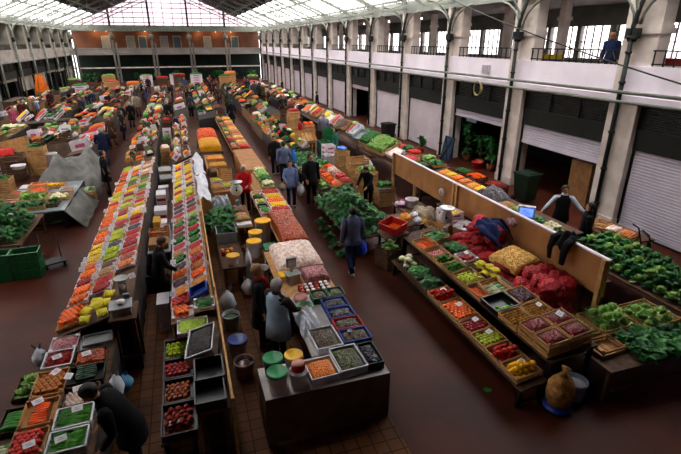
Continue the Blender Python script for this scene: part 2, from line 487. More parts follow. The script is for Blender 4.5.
# warm gallery lamps at the far end, small bulbs in the right gallery
def gallery_lamp(loc, power, col, label, group):
    t = thing('gallery_lamp', label, 'lamp', XF(*loc), group)
    b = MB(); b.tube([(0, 0, .0), (0, 0, .22)], .015, 6); b.build('stem', M_irond, t)
    b = MB(); b.ell((0, 0, -.06), (.05, .05, .05), 8, 6); b.build('bulb', m_lamp, t)
    if power:
        l = bpy.data.lights.new('lamp_light', 'POINT'); l.energy = power; l.color = col; l.shadow_soft_size = .12
        o = bpy.data.objects.new('lamp_light', l); COL.objects.link(o); o.parent = t; o.location = (0, 0, -.22)
for x in (-10.3, -8.9, -3.9, 3.4, 5.9, 8.0):
    gallery_lamp((x, YF+2.2, 6.8), 16, (1, .62, .32), 'small warm bulb over the ochre wall of the far gallery', 'far gallery bulbs')
for k in range(3, 12):
    gallery_lamp((XR+2.2, 8.3+4.85*(k-3), 6.68), 0, (1, .9, .8), 'small white bulb under the dark gallery ceiling above the parapet', 'side gallery bulbs')
# cable sagging from the roof to the near wall
b = MB(); pts = []
p0, p1 = Vector((11.4, 19.5, 7.0)), Vector((11.7, 5.0, 3.7))
for i in range(17):
    t = i/16; p = p0.lerp(p1, t); p.z -= .25*4*t*(1-t); pts.append(p)
b.tube(pts, .022, 6)
tag(b.build('hanging_cable', M_irond), 'thin dark cable hanging across the white parapet', 'cable')
# white meter box on the parapet, coil of cable
b = MB(); b.box((0, 0, 0), (.12, .42, .34)); b.box((-.07, 0, 0), (.02, .36, .28))
tag(b.build('junction_box', mat('box_grey', '#b8b0b4', '#a39ca0'), None, XF(XR-.06, 17.35, 4.25)), 'pale grey junction box fixed on the white parapet', 'junction box')
b = MB()
for j in range(4):
    b.tube([(-.02*j, .3*math.cos(a)*(1-.05*j), .26*math.sin(a)*(1+.04*j)) for a in [2*PI*i/18 for i in range(19)]], .013, 5, caps=False)
tag(b.build('hanging_cable_coil', mat('yellow_cable', '#a89a62', '#8c8050'), None, XF(XR-.3, 17.4, 3.5)), 'loose coil of yellowish cable hanging below the pipes', 'cable')
# ------------------------------------------------------------------ produce
def pm(k, c1, c2=None, **a): return mat('skin_'+k, c1, c2, **{**dict(rough=.45, objvar=.14, scale=14, sat=1.1), **a})
M_stem = mat('stem_green', '#4f6b2a', '#39501d', rough=.7)
M_leaf = mat('leaf_dark', '#286d30', '#134a1c', rough=.55, scale=7, objvar=.25)
M_leaf2 = mat('leaf_mid', '#4b9440', '#2c6a2a', rough=.55, scale=7, objvar=.25)
M_leafl = mat('leaf_light', '#a4c46a', '#6f9d42', rough=.55, scale=6, objvar=.15)
M_lett = mat('lettuce_leaf', '#a6cc70', '#67a646', rough=.55, scale=6, objvar=.2)
# kind: (shape, size, materials, plain words)
K = {}
def kind(k, shape, r, mats, words=None, one=None): K[k] = (shape, r, mats, words or k.replace('_', ' '), one or k)
kind('orange', 'round', .038, [pm('orange', '#ff7a0c', '#e85a06'), M_stem], 'oranges')
kind('mandarin', 'flat', .033, [pm('mandarin', '#ff8a1c', '#f0640a'), M_stem], 'mandarins')
kind('red_apple', 'round', .037, [pm('redapple', '#b8161c', '#8a0e14'), M_stem], 'red apples')
kind('green_apple', 'round', .037, [pm('greenapple', '#c6cf3c', '#98b02a'), M_stem], 'green apples')
kind('lemon', 'lemon', .034, [pm('lemon', '#f7d51c', '#e6b80c'), M_stem], 'lemons')
kind('tomato', 'flat', .036, [pm('tomato', '#d4200f', '#b0140c', rough=.3), M_stem], 'tomatoes')
kind('onion', 'round', .036, [pm('onion', '#c9803c', '#a55f28'), M_stem], 'brown onions')
kind('red_potato', 'lemon', .04, [pm('redpotato', '#a3433a', '#7d2f2a', rough=.7), M_stem], 'red potatoes')
kind('red_onion', 'round', .035, [pm('redonion', '#b0613f', '#8a452d'), M_stem], 'reddish onions')
kind('kiwi', 'lemon', .03, [pm('kiwi', '#a87636', '#855a27', rough=.8), M_stem], 'brown kiwis')
kind('peach', 'round', .035, [pm('peach', '#e0a070', '#c9704c', rough=.7), M_stem], 'pale peaches')
kind('lime', 'lemon', .03, [pm('lime', '#86c43a', '#5fa428'), M_stem], 'green limes')
kind('avocado', 'lemon', .04, [pm('avocado', '#4d8a2c', '#2f661d'), M_stem], 'green avocados')
kind('pear', 'pear', .036, [pm('pear', '#c9cf52', '#a8b23c'), M_stem], 'yellow pears')
kind('melon', 'round', .085, [pm('melon', '#e0d23c', '#b9bb30'), M_stem], 'yellow melons')
kind('yellow_pepper', 'pepper', .042, [pm('ypepper', '#ffc61a', '#eea30a', rough=.25), M_stem], 'yellow peppers')
kind('red_pepper', 'pepper', .042, [pm('rpepper', '#cf1d12', '#a8130c', rough=.25), M_stem], 'red peppers')
kind('green_pepper', 'pepper', .04, [pm('gpepper', '#2f7a24', '#1d5a18', rough=.25), M_stem], 'green peppers')
kind('carrot', 'carrot', .09, [pm('carrot', '#ff6a14', '#e4520a'), M_leaf2], 'carrots')
kind('cucumber', 'long', .13, [pm('cucumber', '#123d20', '#0b2a15', rough=.35), M_stem], 'dark cucumbers')
kind('courgette', 'long', .1, [pm('courgette', '#4f9a3c', '#2f7526', rough=.4), M_stem], 'green courgettes')
kind('bean', 'bean', .08, [pm('bean', '#5aa03c', '#3f7f2a', rough=.5), M_stem], 'green beans')
kind('chilli', 'bean', .06, [pm('chilli', '#b81612', '#8e0f0d', rough=.3), M_stem], 'red chillies')
kind('leek', 'leek', .2, [pm('leek', '#e8ead2', '#c8d4a4'), M_leaf2], 'leeks')
kind('banana', 'hand', .1, [pm('banana', '#f2cf22', '#b7c22a', scale=5), M_stem], 'bananas', 'banana_bunch')
kind('radish', 'radish', .026, [pm('radish', '#d13a50', '#f2e8e0', scale=26), M_leaf2], 'radishes')
kind('garlic', 'garlic', .03, [pm('garlic', '#efe3d8', '#d9b9b0', rough=.7), M_stem], 'garlic bulbs', 'garlic_bulb')
kind('cauliflower', 'cauli', .085, [pm('cauliflower', '#eee8cc', '#dcd3ac', rough=.9, scale=30), M_lett], 'cauliflowers')
kind('lettuce', 'leafy', .11, [M_lett, M_leafl], 'pale green lettuces')
kind('cabbage', 'leafy', .11, [mat('cabbage_leaf', '#7fae5a', '#4d8440', rough=.5, objvar=.2), M_leafl], 'green cabbages')
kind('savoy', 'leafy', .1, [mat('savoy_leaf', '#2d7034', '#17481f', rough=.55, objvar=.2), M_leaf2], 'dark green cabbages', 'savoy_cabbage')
kind('kale', 'bunch', .2, [M_leaf, M_leaf2], 'dark kale', 'kale_bunch')
kind('parsley', 'bunch', .12, [mat('parsley_leaf', '#1f6d2a', '#0e4417', rough=.6, objvar=.2), M_leaf2], 'parsley', 'parsley_bunch')
kind('spinach', 'bunch', .13, [mat('spinach_leaf', '#2f7a30', '#15501c', rough=.5, objvar=.2), M_leaf2], 'leafy greens', 'leafy_bunch')
def grain(k, c1, c2, gr, words, **a): kind(k, 'grain', gr, [pm(k, c1, c2, **{**dict(tex='voronoi', scale=1/(2.2*gr), objvar=.08, rough=.5, lo=.1, hi=.9), **a})], words)
grain('olive', '#565a2a', '#2d2f18', .012, 'green olives', rough=.25)
grain('brown_olive', '#5d4a30', '#33261a', .012, 'brown olives', rough=.25)
grain('black_olive', '#14121c', '#232038', .012, 'black olives', rough=.2)
grain('lupin', '#f08a1a', '#d9690c', .011, 'orange lupin beans', rough=.3)
grain('chestnut', '#c05222', '#7c3016', .02, 'chestnuts', rough=.35)
grain('walnut', '#b98d5c', '#8d6238', .02, 'walnuts')
grain('peanut', '#e8bf80', '#c2924f', .022, 'peanuts', rough=.8)
grain('garlic_pile', '#f4e4da', '#d8b7ac', .03, 'garlic bulbs', rough=.7)
grain('shallot', '#c98c8c', '#8d5560', .02, 'purple shallots')
grain('grape', '#a9c04a', '#7d9a34', .013, 'green grapes', rough=.3)
grain('black_grape', '#2a1a2e', '#150d1a', .013, 'black grapes', rough=.3)
grain('cherry', '#8a0f16', '#5a0910', .012, 'dark cherries', rough=.25)
grain('prune', '#2a1a18', '#140c0c', .015, 'dark prunes')
grain('date', '#6b4020', '#452710', .016, 'brown dates')
grain('strawberry', '#c8181c', '#98100f', .016, 'strawberries')
grain('apricot', '#e89a3c', '#c9741e', .022, 'dried apricots')
grain('turmeric', '#d89a12', '#b87c0a', .02, 'yellow nuts')
grain('pepper_heap', '#c4260f', '#e2661a', .035, 'mixed peppers')
grain('plum', '#4a1024', '#2b0a18', .022, 'dark plums')
grain('mushroom', '#e6d8c2', '#c7b497', .024, 'pale mushrooms')

def leafpatch(mb, base, d, up, L, W, curl, mi, rg, nu=4, nv=3, ruf=.02):
    d = Vector(d).normalized(); up = Vector(up).normalized(); s = d.cross(up).normalized(); up = s.cross(d)
    base = Vector(base); ph = rg.random()*6
    def fn(u, v):
        w = W*math.sin(PI*min(.98, .12+.86*u))**.7
        c = (v-.5)*2
        z = curl*L*u*u*-1+abs(c)*w*.35+ruf*math.sin(u*9+c*4+ph)
        return base+d*(L*u*(1-.25*abs(curl)*u))+s*(c*w)+up*z
    mb.grid(fn, nu, nv, mi)
def leafball(r, rg, n=13):
    b = MB(); b.ell((0, 0, r*.75), (r*.72, r*.72, r*.7), 8, 6, 1)
    for i in range(n):
        a = 2*PI*i*.382+rg.random()*.3; t = .2+.75*(i/n)
        d = Vector((math.cos(a)*t, math.sin(a)*t, 1.15-t)); out = Vector((math.cos(a), math.sin(a), .2))
        leafpatch(b, (math.cos(a)*r*.2*t, math.sin(a)*r*.2*t, r*.15), d, -out.cross(d).cross(d) if False else out*-1+Vector((0, 0, .6)), r*1.35, r*.62, -.35+.9*t*t, 0 if t > .45 else 1, rg, 4, 4, r*.09)
    return b
def bunch(r, rg, n=16):
    b = MB()
    for i in range(n):
        a = 2*PI*rg.random(); e = rg.uniform(.15, 1.25)
        d = Vector((math.cos(a)*math.cos(e), math.sin(a)*math.cos(e), math.sin(e)))
        leafpatch(b, (0, 0, r*.1), d, (-math.cos(a)*.6, -math.sin(a)*.6, 1), r*rg.uniform(.75, 1.1), r*rg.uniform(.2, .34), rg.uniform(.2, .7), rg.choice((0, 0, 1)), rg, 4, 2, r*.06)
    b.ell((0, 0, r*.22), (r*.4, r*.4, r*.22), 6, 4, 0)
    return b
ITEM = {}
def item(k, hi=True):
    key = (k, hi)
    if key in ITEM: return ITEM[key]
    sh, r, _, _, _ = K[k]; b = MB(); rg = random.Random(k)
    nu, nv = (10, 7) if hi else (6, 4)
    if sh in ('round', 'flat'):
        f = .88 if sh == 'flat' else .97
        def fn(v):
            q = max(0, v.z-.75)*1.2
            return Vector((v.x, v.y, v.z-q))
        b.ell((0, 0, r*f), (r, r, r*f), nu, nv, 0, fn=fn)
        if hi: b.tube([(0, 0, r*f*1.65), (.003, 0, r*f*1.95)], .0035, 5, 1)
    elif sh == 'lemon':
        b.ell((0, 0, r*.85), (r*1.25, r*.9, r*.85), nu, nv, 0, fn=lambda v: Vector((v.x+.12*max(0, abs(v.x)-.8)*(1 if v.x > 0 else -1)*5, v.y, v.z)))
    elif sh == 'pear':
        b.ell((0, 0, r), (r*1.5, r, r), nu, nv, 0, fn=lambda v: Vector((v.x, v.y*(1-.42*max(0, v.x)), v.z*(1-.42*max(0, v.x)))))
    elif sh == 'pepper':
        def fn(v):
            a = math.atan2(v.z, v.y); q = 1+.1*math.cos(3*a)
            return Vector((v.x, v.y*q*(1-.18*v.x), v.z*q*(1-.18*v.x)))
        b.ell((0, 0, r), (r*1.25, r, r), nu+2, nv, 0, fn=fn)
        if hi: b.tube([(-r*1.1, 0, r), (-r*1.6, .004, r*1.15)], [.008, .005], 5, 1)
    elif sh == 'carrot':
        L = r
        b.tube([(-L, 0, .018), (-L*.8, 0, .018), (0, 0, .016), (L*.8, 0, .012), (L*1.05, 0, .011)], [.011, .018, .0155, .009, .003], 7 if hi else 5, 0)
        if hi: b.tube([(-L, 0, .018), (-L*1.2, .004, .02)], [.007, .004], 5, 1)
    elif sh == 'long':
        L = r
        b.tube([(-L, .01, .024), (-L*.9, .007, .024), (0, -.004, .024), (L*.9, .008, .024), (L, .01, .024)], [.008, .021, .024, .021, .007], 8 if hi else 5, 0)
    elif sh == 'bean':
        L = r
        b.tube([(-L, .012, .007), (0, 0, .007), (L, .012, .007)], [.004, .0075, .003], 5, 0)
    elif sh == 'leek':
        L = r
        b.tube([(-L, 0, .02), (-L*.1, 0, .02), (L*.2, 0, .022)], [.017, .016, .02], 6, 0)
        for s in (-1, 0, 1): leafpatch(b, (L*.15, 0, .02), (1, s*.3, .1), (0, 0, 1), L*.9, .022, .15, 1, rg, 4, 2, .004)
    elif sh == 'hand':
        for i in range(6):
            a = -.5+.2*i; L = r
            pts = [(math.cos(t)*L*1.1-L*.2, (i-2.5)*.026+math.sin(a)*.01, .02+math.sin(t)*L*.75) for t in (2.6, 2.1, 1.5, .9, .35)]
            b.tube(pts, [.008, .017, .019, .017, .006], 6, 0)
        b.ell((-r*1.15, 0, .06), (.02, .05, .02), 6, 4, 1)
    elif sh == 'radish':
        b.ell((0, 0, r), (r, r, r), nu-2, nv-1, 0)
        b.tube([(r*.9, 0, r), (r*1.8, 0, r*.9)], [.004, .001], 4, 0)
        leafpatch(b, (-r*.9, 0, r), (-1, .2, .4), (0, 0, 1), r*2.2, r*.7, .4, 1, rg, 3, 2, .003)
    elif sh == 'garlic':
        b.ell((0, 0, r*.85), (r, r, r*.85), nu, nv, 0, fn=lambda v: Vector((v.x*(1-.3*max(0, v.z)), v.y*(1-.3*max(0, v.z)), v.z+.25*max(0, v.z)**3)))
        b.tube([(0, 0, r*1.8), (.004, 0, r*2.5)], [.006, .004], 5, 0)
    elif sh == 'cauli':
        def fn(v):
            q = 1+.09*math.sin(v.x*9)*math.sin(v.y*9)
            return v*q
        b.ell((0, 0, r*.95), (r*.85, r*.85, r*.7), 14 if hi else 8, 9 if hi else 5, 0, fn=fn)
        for i in range(8):
            a = 2*PI*i/8
            leafpatch(b, (math.cos(a)*r*.3, math.sin(a)*r*.3, r*.1), (math.cos(a), math.sin(a), .75), (-math.cos(a), -math.sin(a), .8), r*1.25, r*.45, .0, 1, rg, 3, 3, .006)
    elif sh == 'leafy':
        b = leafball(r, rg, 13 if hi else 7)
    elif sh == 'bunch':
        b = bunch(r, rg, 20 if hi else 10)
    ITEM[key] = b
    return b
IM = {}
def item_mesh(k):
    if k not in IM: IM[k] = item(k, True).mesh(K[k][4], K[k][2])
    return IM[k]
HM = {}
def heap_mesh(k, w, d, h, hi=False, var=0):
    """A heap of produce filling a w x d tray, crown h high over a flat base at z = 0."""
    key = (k, round(w, 2), round(d, 2), round(h, 2), hi, var)
    if key in HM: return HM[key]
    rg = random.Random(str(key)); sh, r, mats, words, one = K[k]; b = MB()
    base = h*.55
    def dome(x, y):
        u = 1-(2*x/w)**4; v = 1-(2*y/d)**4
        return base+(h-base)*max(0, u*v)**.6
    if sh == 'grain':
        st = max(r*1.1, w/34); nx = max(5, int(w/st)); ny = max(5, int(d/st))
        vs = []
        for j in range(ny+1):
            for i in range(nx+1):
                x = -w/2+w*i/nx; y = -d/2+d*j/ny
                e = i in (0, nx) or j in (0, ny)
                z = dome(x, y)*(.92 if e else 1)+(0 if e else rg.uniform(-r*.55, r*.55))
                vs.append((x+(0 if e else rg.uniform(-.2, .2)*st), y+(0 if e else rg.uniform(-.2, .2)*st), max(.01, z)))
        fs = [(j*(nx+1)+i, j*(nx+1)+i+1, (j+1)*(nx+1)+i+1, (j+1)*(nx+1)+i) for j in range(ny) for i in range(nx)]
        b.add(vs, fs, 0, False)
        ring = [i for i in range(nx+1)]+[(j+1)*(nx+1)-1 for j in range(1, ny+1)]+[ny*(nx+1)+i for i in range(nx-1, -1, -1)]+[j*(nx+1) for j in range(ny-1, 0, -1)]
        n = len(ring); bs = [vs[i] for i in ring]+[(vs[i][0], vs[i][1], 0) for i in ring]
        b.add(bs, [(i, n+i, n+(i+1) % n, (i+1) % n) for i in range(n)]+[tuple(range(2*n-1, n-1, -1))], 0)
    else:
        it = item(k, hi)
        ext = max(r*1.05, .01); long_ = sh in ('carrot', 'long', 'bean', 'leek')
        fil = .62*base if not long_ else .75*base
        b.box((0, 0, fil/2+.001), (w*.96, d*.96, fil), 0)
        if long_:
            th = {'carrot': .034, 'long': .046, 'bean': .017, 'leek': .042}[sh]
            L = r*1.15; n = max(2, int((d)/th/(.9 if sh != 'bean' else 1.15))); cols = max(1, int(w/(2*L*.9)))
            for j in range(n):
                for c in range(cols):
                    x = (-w/2+w*(c+.5)/cols)+rg.uniform(-.1, .1)*L; y = -d/2+d*(j+.5)/n
                    x = max(-w/2+L, min(w/2-L, x)) if w > 2*L else 0
                    for layer in (0, 1):
                        if layer and rg.random() < .3: continue
                        T = XF(x+rg.uniform(-.02, .02)*(w > 2.3*L), max(-d/2+th/2, min(d/2-th/2, y+layer*rg.uniform(-.4, .4)*th)), dome(x, y)-th*1.1+layer*th*.6, rg.uniform(-.18, .18)*(1 if w > 2.2*L else .3)+(PI if rg.random() < .5 else 0), rg.uniform(0, 6) if sh == 'bean' else 0)
                        b.join(it, T)
        else:
            st = r*(1.75 if sh not in ('pepper', 'lemon', 'pear', 'hand', 'bunch', 'leafy', 'cauli') else {'hand': 1.5, 'bunch': 1.1, 'leafy': 1.55, 'cauli': 1.75}.get(sh, 2.0))
            nx = max(1, round((w-1.2*r)/st)+1); ny = max(1, round((d-1.2*r)/(st*.9))+1)
            mx = r*(1.02 if sh not in ('lemon', 'pepper', 'pear', 'hand', 'bunch') else {'bunch': .8, 'hand': 1.0}.get(sh, 1.25))
            for j in range(ny):
                for i in range(nx):
                    x = 0 if nx == 1 else -w/2+mx+(w-2*mx)*i/(nx-1)+(st*.25 if j % 2 else -st*.25)*.5
                    y = 0 if ny == 1 else -d/2+mx+(d-2*mx)*j/(ny-1)
                    x = max(-w/2+mx, min(w/2-mx, x)) if w > 2*mx else 0
                    z = dome(x, y)-r*(1.1 if sh not in ('hand', 'bunch', 'leafy') else .7)+rg.uniform(-.25, .25)*r
                    tilt = rg.uniform(-.35, .35) if sh not in ('round', 'flat') else rg.uniform(-1.2, 1.2)
                    T = XF(x, y, max(z, .002), rg.uniform(0, 2*PI)) @ Matrix.Translation((0, 0, r)) @ Matrix.Rotation(tilt, 4, 'X') @ Matrix.Translation((0, 0, -r))
                    b.join(it, T)
    HM[key] = b.mesh(k+'_heap', mats)
    return HM[key]

# ------------------------------------------------------------------ crates and trays
M_card = mat('white_card', '#e4dbe1', '#cdc2c9', rough=.75, scale=5, objvar=.06)
M_print = mat('pink_print', '#c65a78', '#a8466a', rough=.7)
M_pl = {c: mat('plastic_'+c, h, None, rough=.35, objvar=.06) for c, h in dict(white='#d8d8de', black='#141517', green='#1f6a3c', blue='#1c3f9c', red='#c01a1a', grey='#8d979c', dgreen='#0d2e1f').items()}
CM = {}
def crate_mesh(kd, w, d, h):
    key = (kd, round(w, 3), round(d, 3), round(h, 3))
    if key in CM: return CM[key]
    b = MB(); t = .012
    if kd in ('wood', 'oldwood'):
        n = max(1, round(h/.075)); sh = h/n*.66
        for i in range(n):
            z = h*(i+.5)/n
            for s in (-1, 1):
                b.box((0, s*(d/2-t/2), z), (w, t, sh)); b.box((s*(w/2-t/2), 0, z), (t, d-2*t-.002, sh))
        for i in (-1, 1):
            for j in (-1, 1): b.box((i*(w/2-t-.014), j*(d/2-t-.014), h*.5+.006), (.026, .026, h+.006))
        for i in range(4): b.box((-w/2+w*(i+.5)/4, 0, .006), (w/4*.86, d-2*t-.004, .01))
        ms = [M_wood if kd == 'wood' else M_woodd]
    elif kd == 'card':
        b.box((0, 0, .005), (w-.004, d-.004, .01))
        for s in (-1, 1):
            b.box((0, s*(d/2-.004), h/2), (w, .008, h)); b.box((s*(w/2-.004), 0, h/2), (.008, d-.018, h))
            b.box((0, s*(d/2+.0008), h*.45), (w*.5, .002, h*.4), 1); b.box((s*(w/2+.0008), 0, h*.45), (.002, d*.5, h*.4), 1)
        for i in (-1, 1):
            for j in (-1, 1): b.box((i*(w/2-.03), j*(d/2-.03), h+.003), (.056, .056, .008))
        ms = [M_card, M_print]
    else:
        b.box((0, 0, .006), (w-.02, d-.02, .012))
        for s in (-1, 1):
            b.box((0, s*(d/2-.008), h/2), (w-.01, .009, h)); b.box((s*(w/2-.008), 0, h/2), (.009, d-.02, h))
            b.box((0, s*(d/2-.005), h-.008), (w, .02, .018)); b.box((s*(w/2-.005), 0, h-.008), (.02, d-.02, .018))
            for i in range(5):
                b.box((-w*.4+w*.2*i, s*(d/2-.0015), h*.45), (.014, .008, h*.75)); b.box((s*(w/2-.0015), -d*.36+d*.18*i, h*.45), (.008, .014, h*.75))
        ms = [M_pl[kd]]
    CM[key] = b.mesh('crate', ms)
    return CM[key]
KW = dict(wood='wooden crate', oldwood='dark wooden crate', card='white cardboard tray', white='white plastic crate', black='black plastic crate', green='green plastic tub', blue='blue plastic tub', red='red plastic tub', grey='grey plastic crate', dgreen='dark green plastic crate')
CAT = dict(wood='crate', oldwood='crate', card='tray', blue='tub', red='tub', green='tub', white='plastic crate', black='plastic crate', grey='plastic crate', dgreen='plastic crate')
CNT = {}
MASS = []; NCR = {}
CN = dict(wood='wooden_crate', oldwood='wooden_crate', card='tray', blue='tub', red='tub', green='tub')
def crate(kd, k, M, w, d, h, row, fill=None, hi=False, lone=0, where=None, group=None, crown=None, child=False):
    """One crate standing at M with its produce; row names the stall and row, or where says which crate it is."""
    words = K[k][3] if k else 'nothing'
    kw = 'wooden tray' if kd == 'wood' and h < .08 else KW[kd]; cat_ = 'tray' if kw == 'wooden tray' else CAT.get(kd, 'crate')
    nm = 'wooden_tray' if kw == 'wooden tray' else CN.get(kd, 'plastic_crate'); NCR[nm] = NCR.get(nm, 0)+1
    if NCR[nm] > 296:
        MASS.append((crate_mesh(kd, w, d, h), M))
        if k: MASS.append((heap_mesh(k, w-.08, d-.08, crown or h*1.05, False, 0), M @ Matrix.Translation((0, 0, .0135))))
        return None
    if where: tail = where
    else:
        n = CNT[(kd, k, row)] = CNT.get((kd, k, row), 0)+1
        tail = '%s such from near end, %s' % (ordn(n), row)
    c = inst(crate_mesh(kd, w, d, h), nm, M)
    tag(c, ('%s of %s, %s' if k else '%s holding %s, %s') % (kw, words, tail) if k else 'empty %s, %s' % (kw, tail), cat_, group or ('crates in '+row if row else None))
    if not k: return c
    iw, idp = w-.05, d-.05
    if kd in ('wood', 'oldwood'): iw, idp = w-.034, d-.034
    hh = crown or h*1.05
    if lone:
        loose(k, M @ Matrix.Translation((0, 0, .013)), iw, idp, lone, h, '%s of %s' % (kw, words), tail)
        return c
    hm = heap_mesh(k, iw-(.03 if kd in ('wood', 'oldwood') else 0), idp-(.03 if kd in ('wood', 'oldwood') else 0), hh, hi, rnd.randrange(2))
    if child:
        o = inst(hm, K[k][0] == 'grain' and k+'_heap' or k+'_heap', Matrix.Translation((0, 0, .013)), c); o['kind'] = 'stuff'
        return c
    o = inst(hm, k+'_heap', M @ Matrix.Translation((0, 0, .0135)))
    if not where:
        n = CNT[(k, row)] = CNT.get((k, row), 0)+1
        tail = '%s such heap from near end, %s' % (ordn(n), row)
    tag(o, 'heap of %s, %s' % (words, tail) if not where else '%s heaped in %s, %s' % (words, kw, tail), words.split()[-1], 'produce in '+row if row else None, 'stuff')
    return c
NLONE = {}
def loose(k, M, w, d, n, h, holder, tail, layers=3):
    """Single fruits laid in layers that rest on each other inside a w x d tray."""
    sh, r, mats, words, one = K[k]; me = item_mesh(k); cnt = 0
    pit = {'cauli': 2.1, 'leafy': 2.15, 'bunch': 1.5}.get(sh, 2.04)*r
    if sh in ('lemon', 'pepper', 'pear'): pit = 2.5*r
    lab = '%s in the %s, %s' % (one.replace('_', ' '), holder, tail)
    z = 0
    spots = []
    if sh in ('carrot', 'long', 'leek'):
        th = {'carrot': .038, 'long': .05, 'leek': .045}[sh]
        ln = 2.2*r if sh != 'leek' else 2.3*r
        cols = max(1, int(w/ln)); rows = int(d/th)
        for l in range(int(n/(cols*rows))+1):
            for j in range(rows-(l % 2)):
                for c in range(cols):
                    spots.append((-w/2+w*(c+.5)/cols, -d/2+th*(j+.5+(l % 2)*.5), l*th*.88, (0 if rnd.random() < .5 else PI)+rnd.uniform(-.05, .05)))
    else:
        py = pit*.87; dz = r*1.68*(.8 if sh in ('leafy', 'cauli', 'bunch') else 1)
        for l in range(layers+(3 if sh not in ('leafy', 'cauli', 'bunch') else -1)):
            off = l*pit*.5; ny = int((d-pit*(1+.3*l))/py)+1
            for j in range(max(0, ny)):
                o2 = (pit/2 if (j+l) % 2 else 0)
                nx = int((w-pit-o2)/pit+1e-6)+1
                for i in range(max(0, nx)):
                    spots.append((-w/2+pit/2+o2+pit*i+rnd.uniform(-.02, .02)*pit, -d/2+pit/2+py*j+l*py*.33, l*dz, rnd.uniform(0, 6.28)))
    for x, y, z, a in spots[:n]:
        o = inst(me, one, M @ XF(x, y, z, a, rnd.uniform(-.06, .06)))
        tag(o, lab, one.replace('_', ' '), lab[:60])
        NLONE[k] = NLONE.get(k, 0)+1

# ------------------------------------------------------------------ tables
def table(label, x0, x1, y0, y1, z0, z1, mtop=None, mleg=None, skirt=None, name='display_table', group=None, ledge=0):
    """Table from x0 to x1 whose top slopes from z0 (at x0) to z1 (at x1)."""
    xm, ym = (x0+x1)/2, (y0+y1)/2
    t = thing(name, label, 'table', XF(xm, ym, 0), group)
    a = math.atan2(z1-z0, x1-x0); L = math.hypot(x1-x0, z1-z0)
    b = MB(); b.box((0, 0, -.02), (L, y1-y0-.01, .036)); b.build('tabletop', mtop or M_woodd, t, XF(0, 0, (z0+z1)/2, 0, 0, -a))
    for sx in (-1, 1):
        for sy in (-1, 1):
            hx = (z0 if sx < 0 else z1)-.05
            b = MB(); b.box((0, 0, hx/2), (.06, .06, hx)); b.build('leg', mleg or M_woodd, t, XF(sx*((x1-x0)/2-.06), sy*((y1-y0)/2-.08), 0))
    zz = min(z0, z1)*.25
    for q in (-1, 1):
        b = MB(); b.box((0, q*((y1-y0)/2-.08), zz), (x1-x0-.19, .04, .05)); b.build('stretcher', mleg or M_woodd, t)
    if skirt:
        for sd in skirt[1]:
            b = MB()
            if sd in 'lr':
                x = -(x1-x0)/2-.004 if sd == 'l' else (x1-x0)/2+.004; zt = z0 if sd == 'l' else z1
                b.grid(lambda u, v: (x+.012*math.sin(u*26)*(1-v), -(y1-y0)/2+(y1-y0)*u, .03+(zt-.03)*v), 24, 4)
            else:
                y = -(y1-y0)/2-.004 if sd == 'n' else (y1-y0)/2+.004
                b.grid(lambda u, v: (-(x1-x0)/2+(x1-x0)*u, y+.012*math.sin(u*26)*(1-v), .03+((z0+(z1-z0)*u)-.03)*v), 24, 4)
            b.build('cloth_skirt', skirt[0], t)
    return t
def scale_dial(label, M, face='white', h=.55):
    t = thing('dial_scale', label, 'scale', M)
    b = MB(); b.box((0, 0, .05), (.26, .3, .1)); b.box((0, 0, .2), (.1, .1, .22)); b.build('body', M_pl['grey'], t)
    b = MB(); b.lathe([(.0, -.04), (.17, -.04), (.18, 0), (.17, .04), (0, .04)], 20); b.build('dial', mat('dial_face', '#e8e6ea', '#d8d6dc', rough=.4), t, XF(0, -.02, h-.12, 0, PI/2))
    b = MB(); b.box((0, 0, .04), (.016, .012, .13)); b.lathe([(0, -.01), (.03, -.01), (.03, .012), (0, .012)], 8, T=Matrix.Rotation(PI/2, 4, 'X')); b.build('needle', M_irond, t, XF(0, -.073, h-.12))
    b = MB(); b.lathe([(0, 0), (.15, .005), (.2, .05), (.195, .05), (.14, .012), (0, .008)], 16); b.build('pan', M_steel, t, XF(0, .02, h+.07))
    return t
def bucket(label, M, mbody, r=.15, h=.3, mlid=None, fill=None, cat='bucket', handle=True):
    t = thing('bucket', label, cat, M)
    b = MB(); b.lathe([(r*.82, 0), (r*.84, .01), (r*.97, h-.03), (r*1.03, h-.03), (r*1.03, h), (r*.94, h), (r*.8, .02), (0, .015)], 18); b.build('body', mbody, t)
    if mlid:
        b = MB(); b.lathe([(r*1.07, h-.02), (r*1.07, h+.012), (r*.98, h+.018), (r*.9, h+.01), (0, h+.012)], 18); b.build('lid', mlid, t)
    if handle:
        b = MB(); b.tube([(r*1.05*math.cos(a), -.02-r*.35*math.sin(a), h-.04-r*.8*math.sin(a)) for a in [PI*i/10 for i in range(11)]], .005, 5); b.build('handle', M_steel, t)
    if fill:
        b = MB(); b.lathe([(r*.9, h*.8), (r*.5, h*.86), (0, h*.88)], 14); b.build('contents', fill, t)
    return t
def price_tag(M, label, w=.1, d=.075, group=None):
    t = MB(); t.box((0, 0, 0), (w, d, .003))
    for i in range(2): t.box((rnd.uniform(-.01, .01), -d*.12+d*.28*i, .0022), (w*rnd.uniform(.35, .6), d*.07, .0015), 1)
    return tag(t.build('price_tag', [M_paper, M_ink], None, M), label, 'price tag', group)
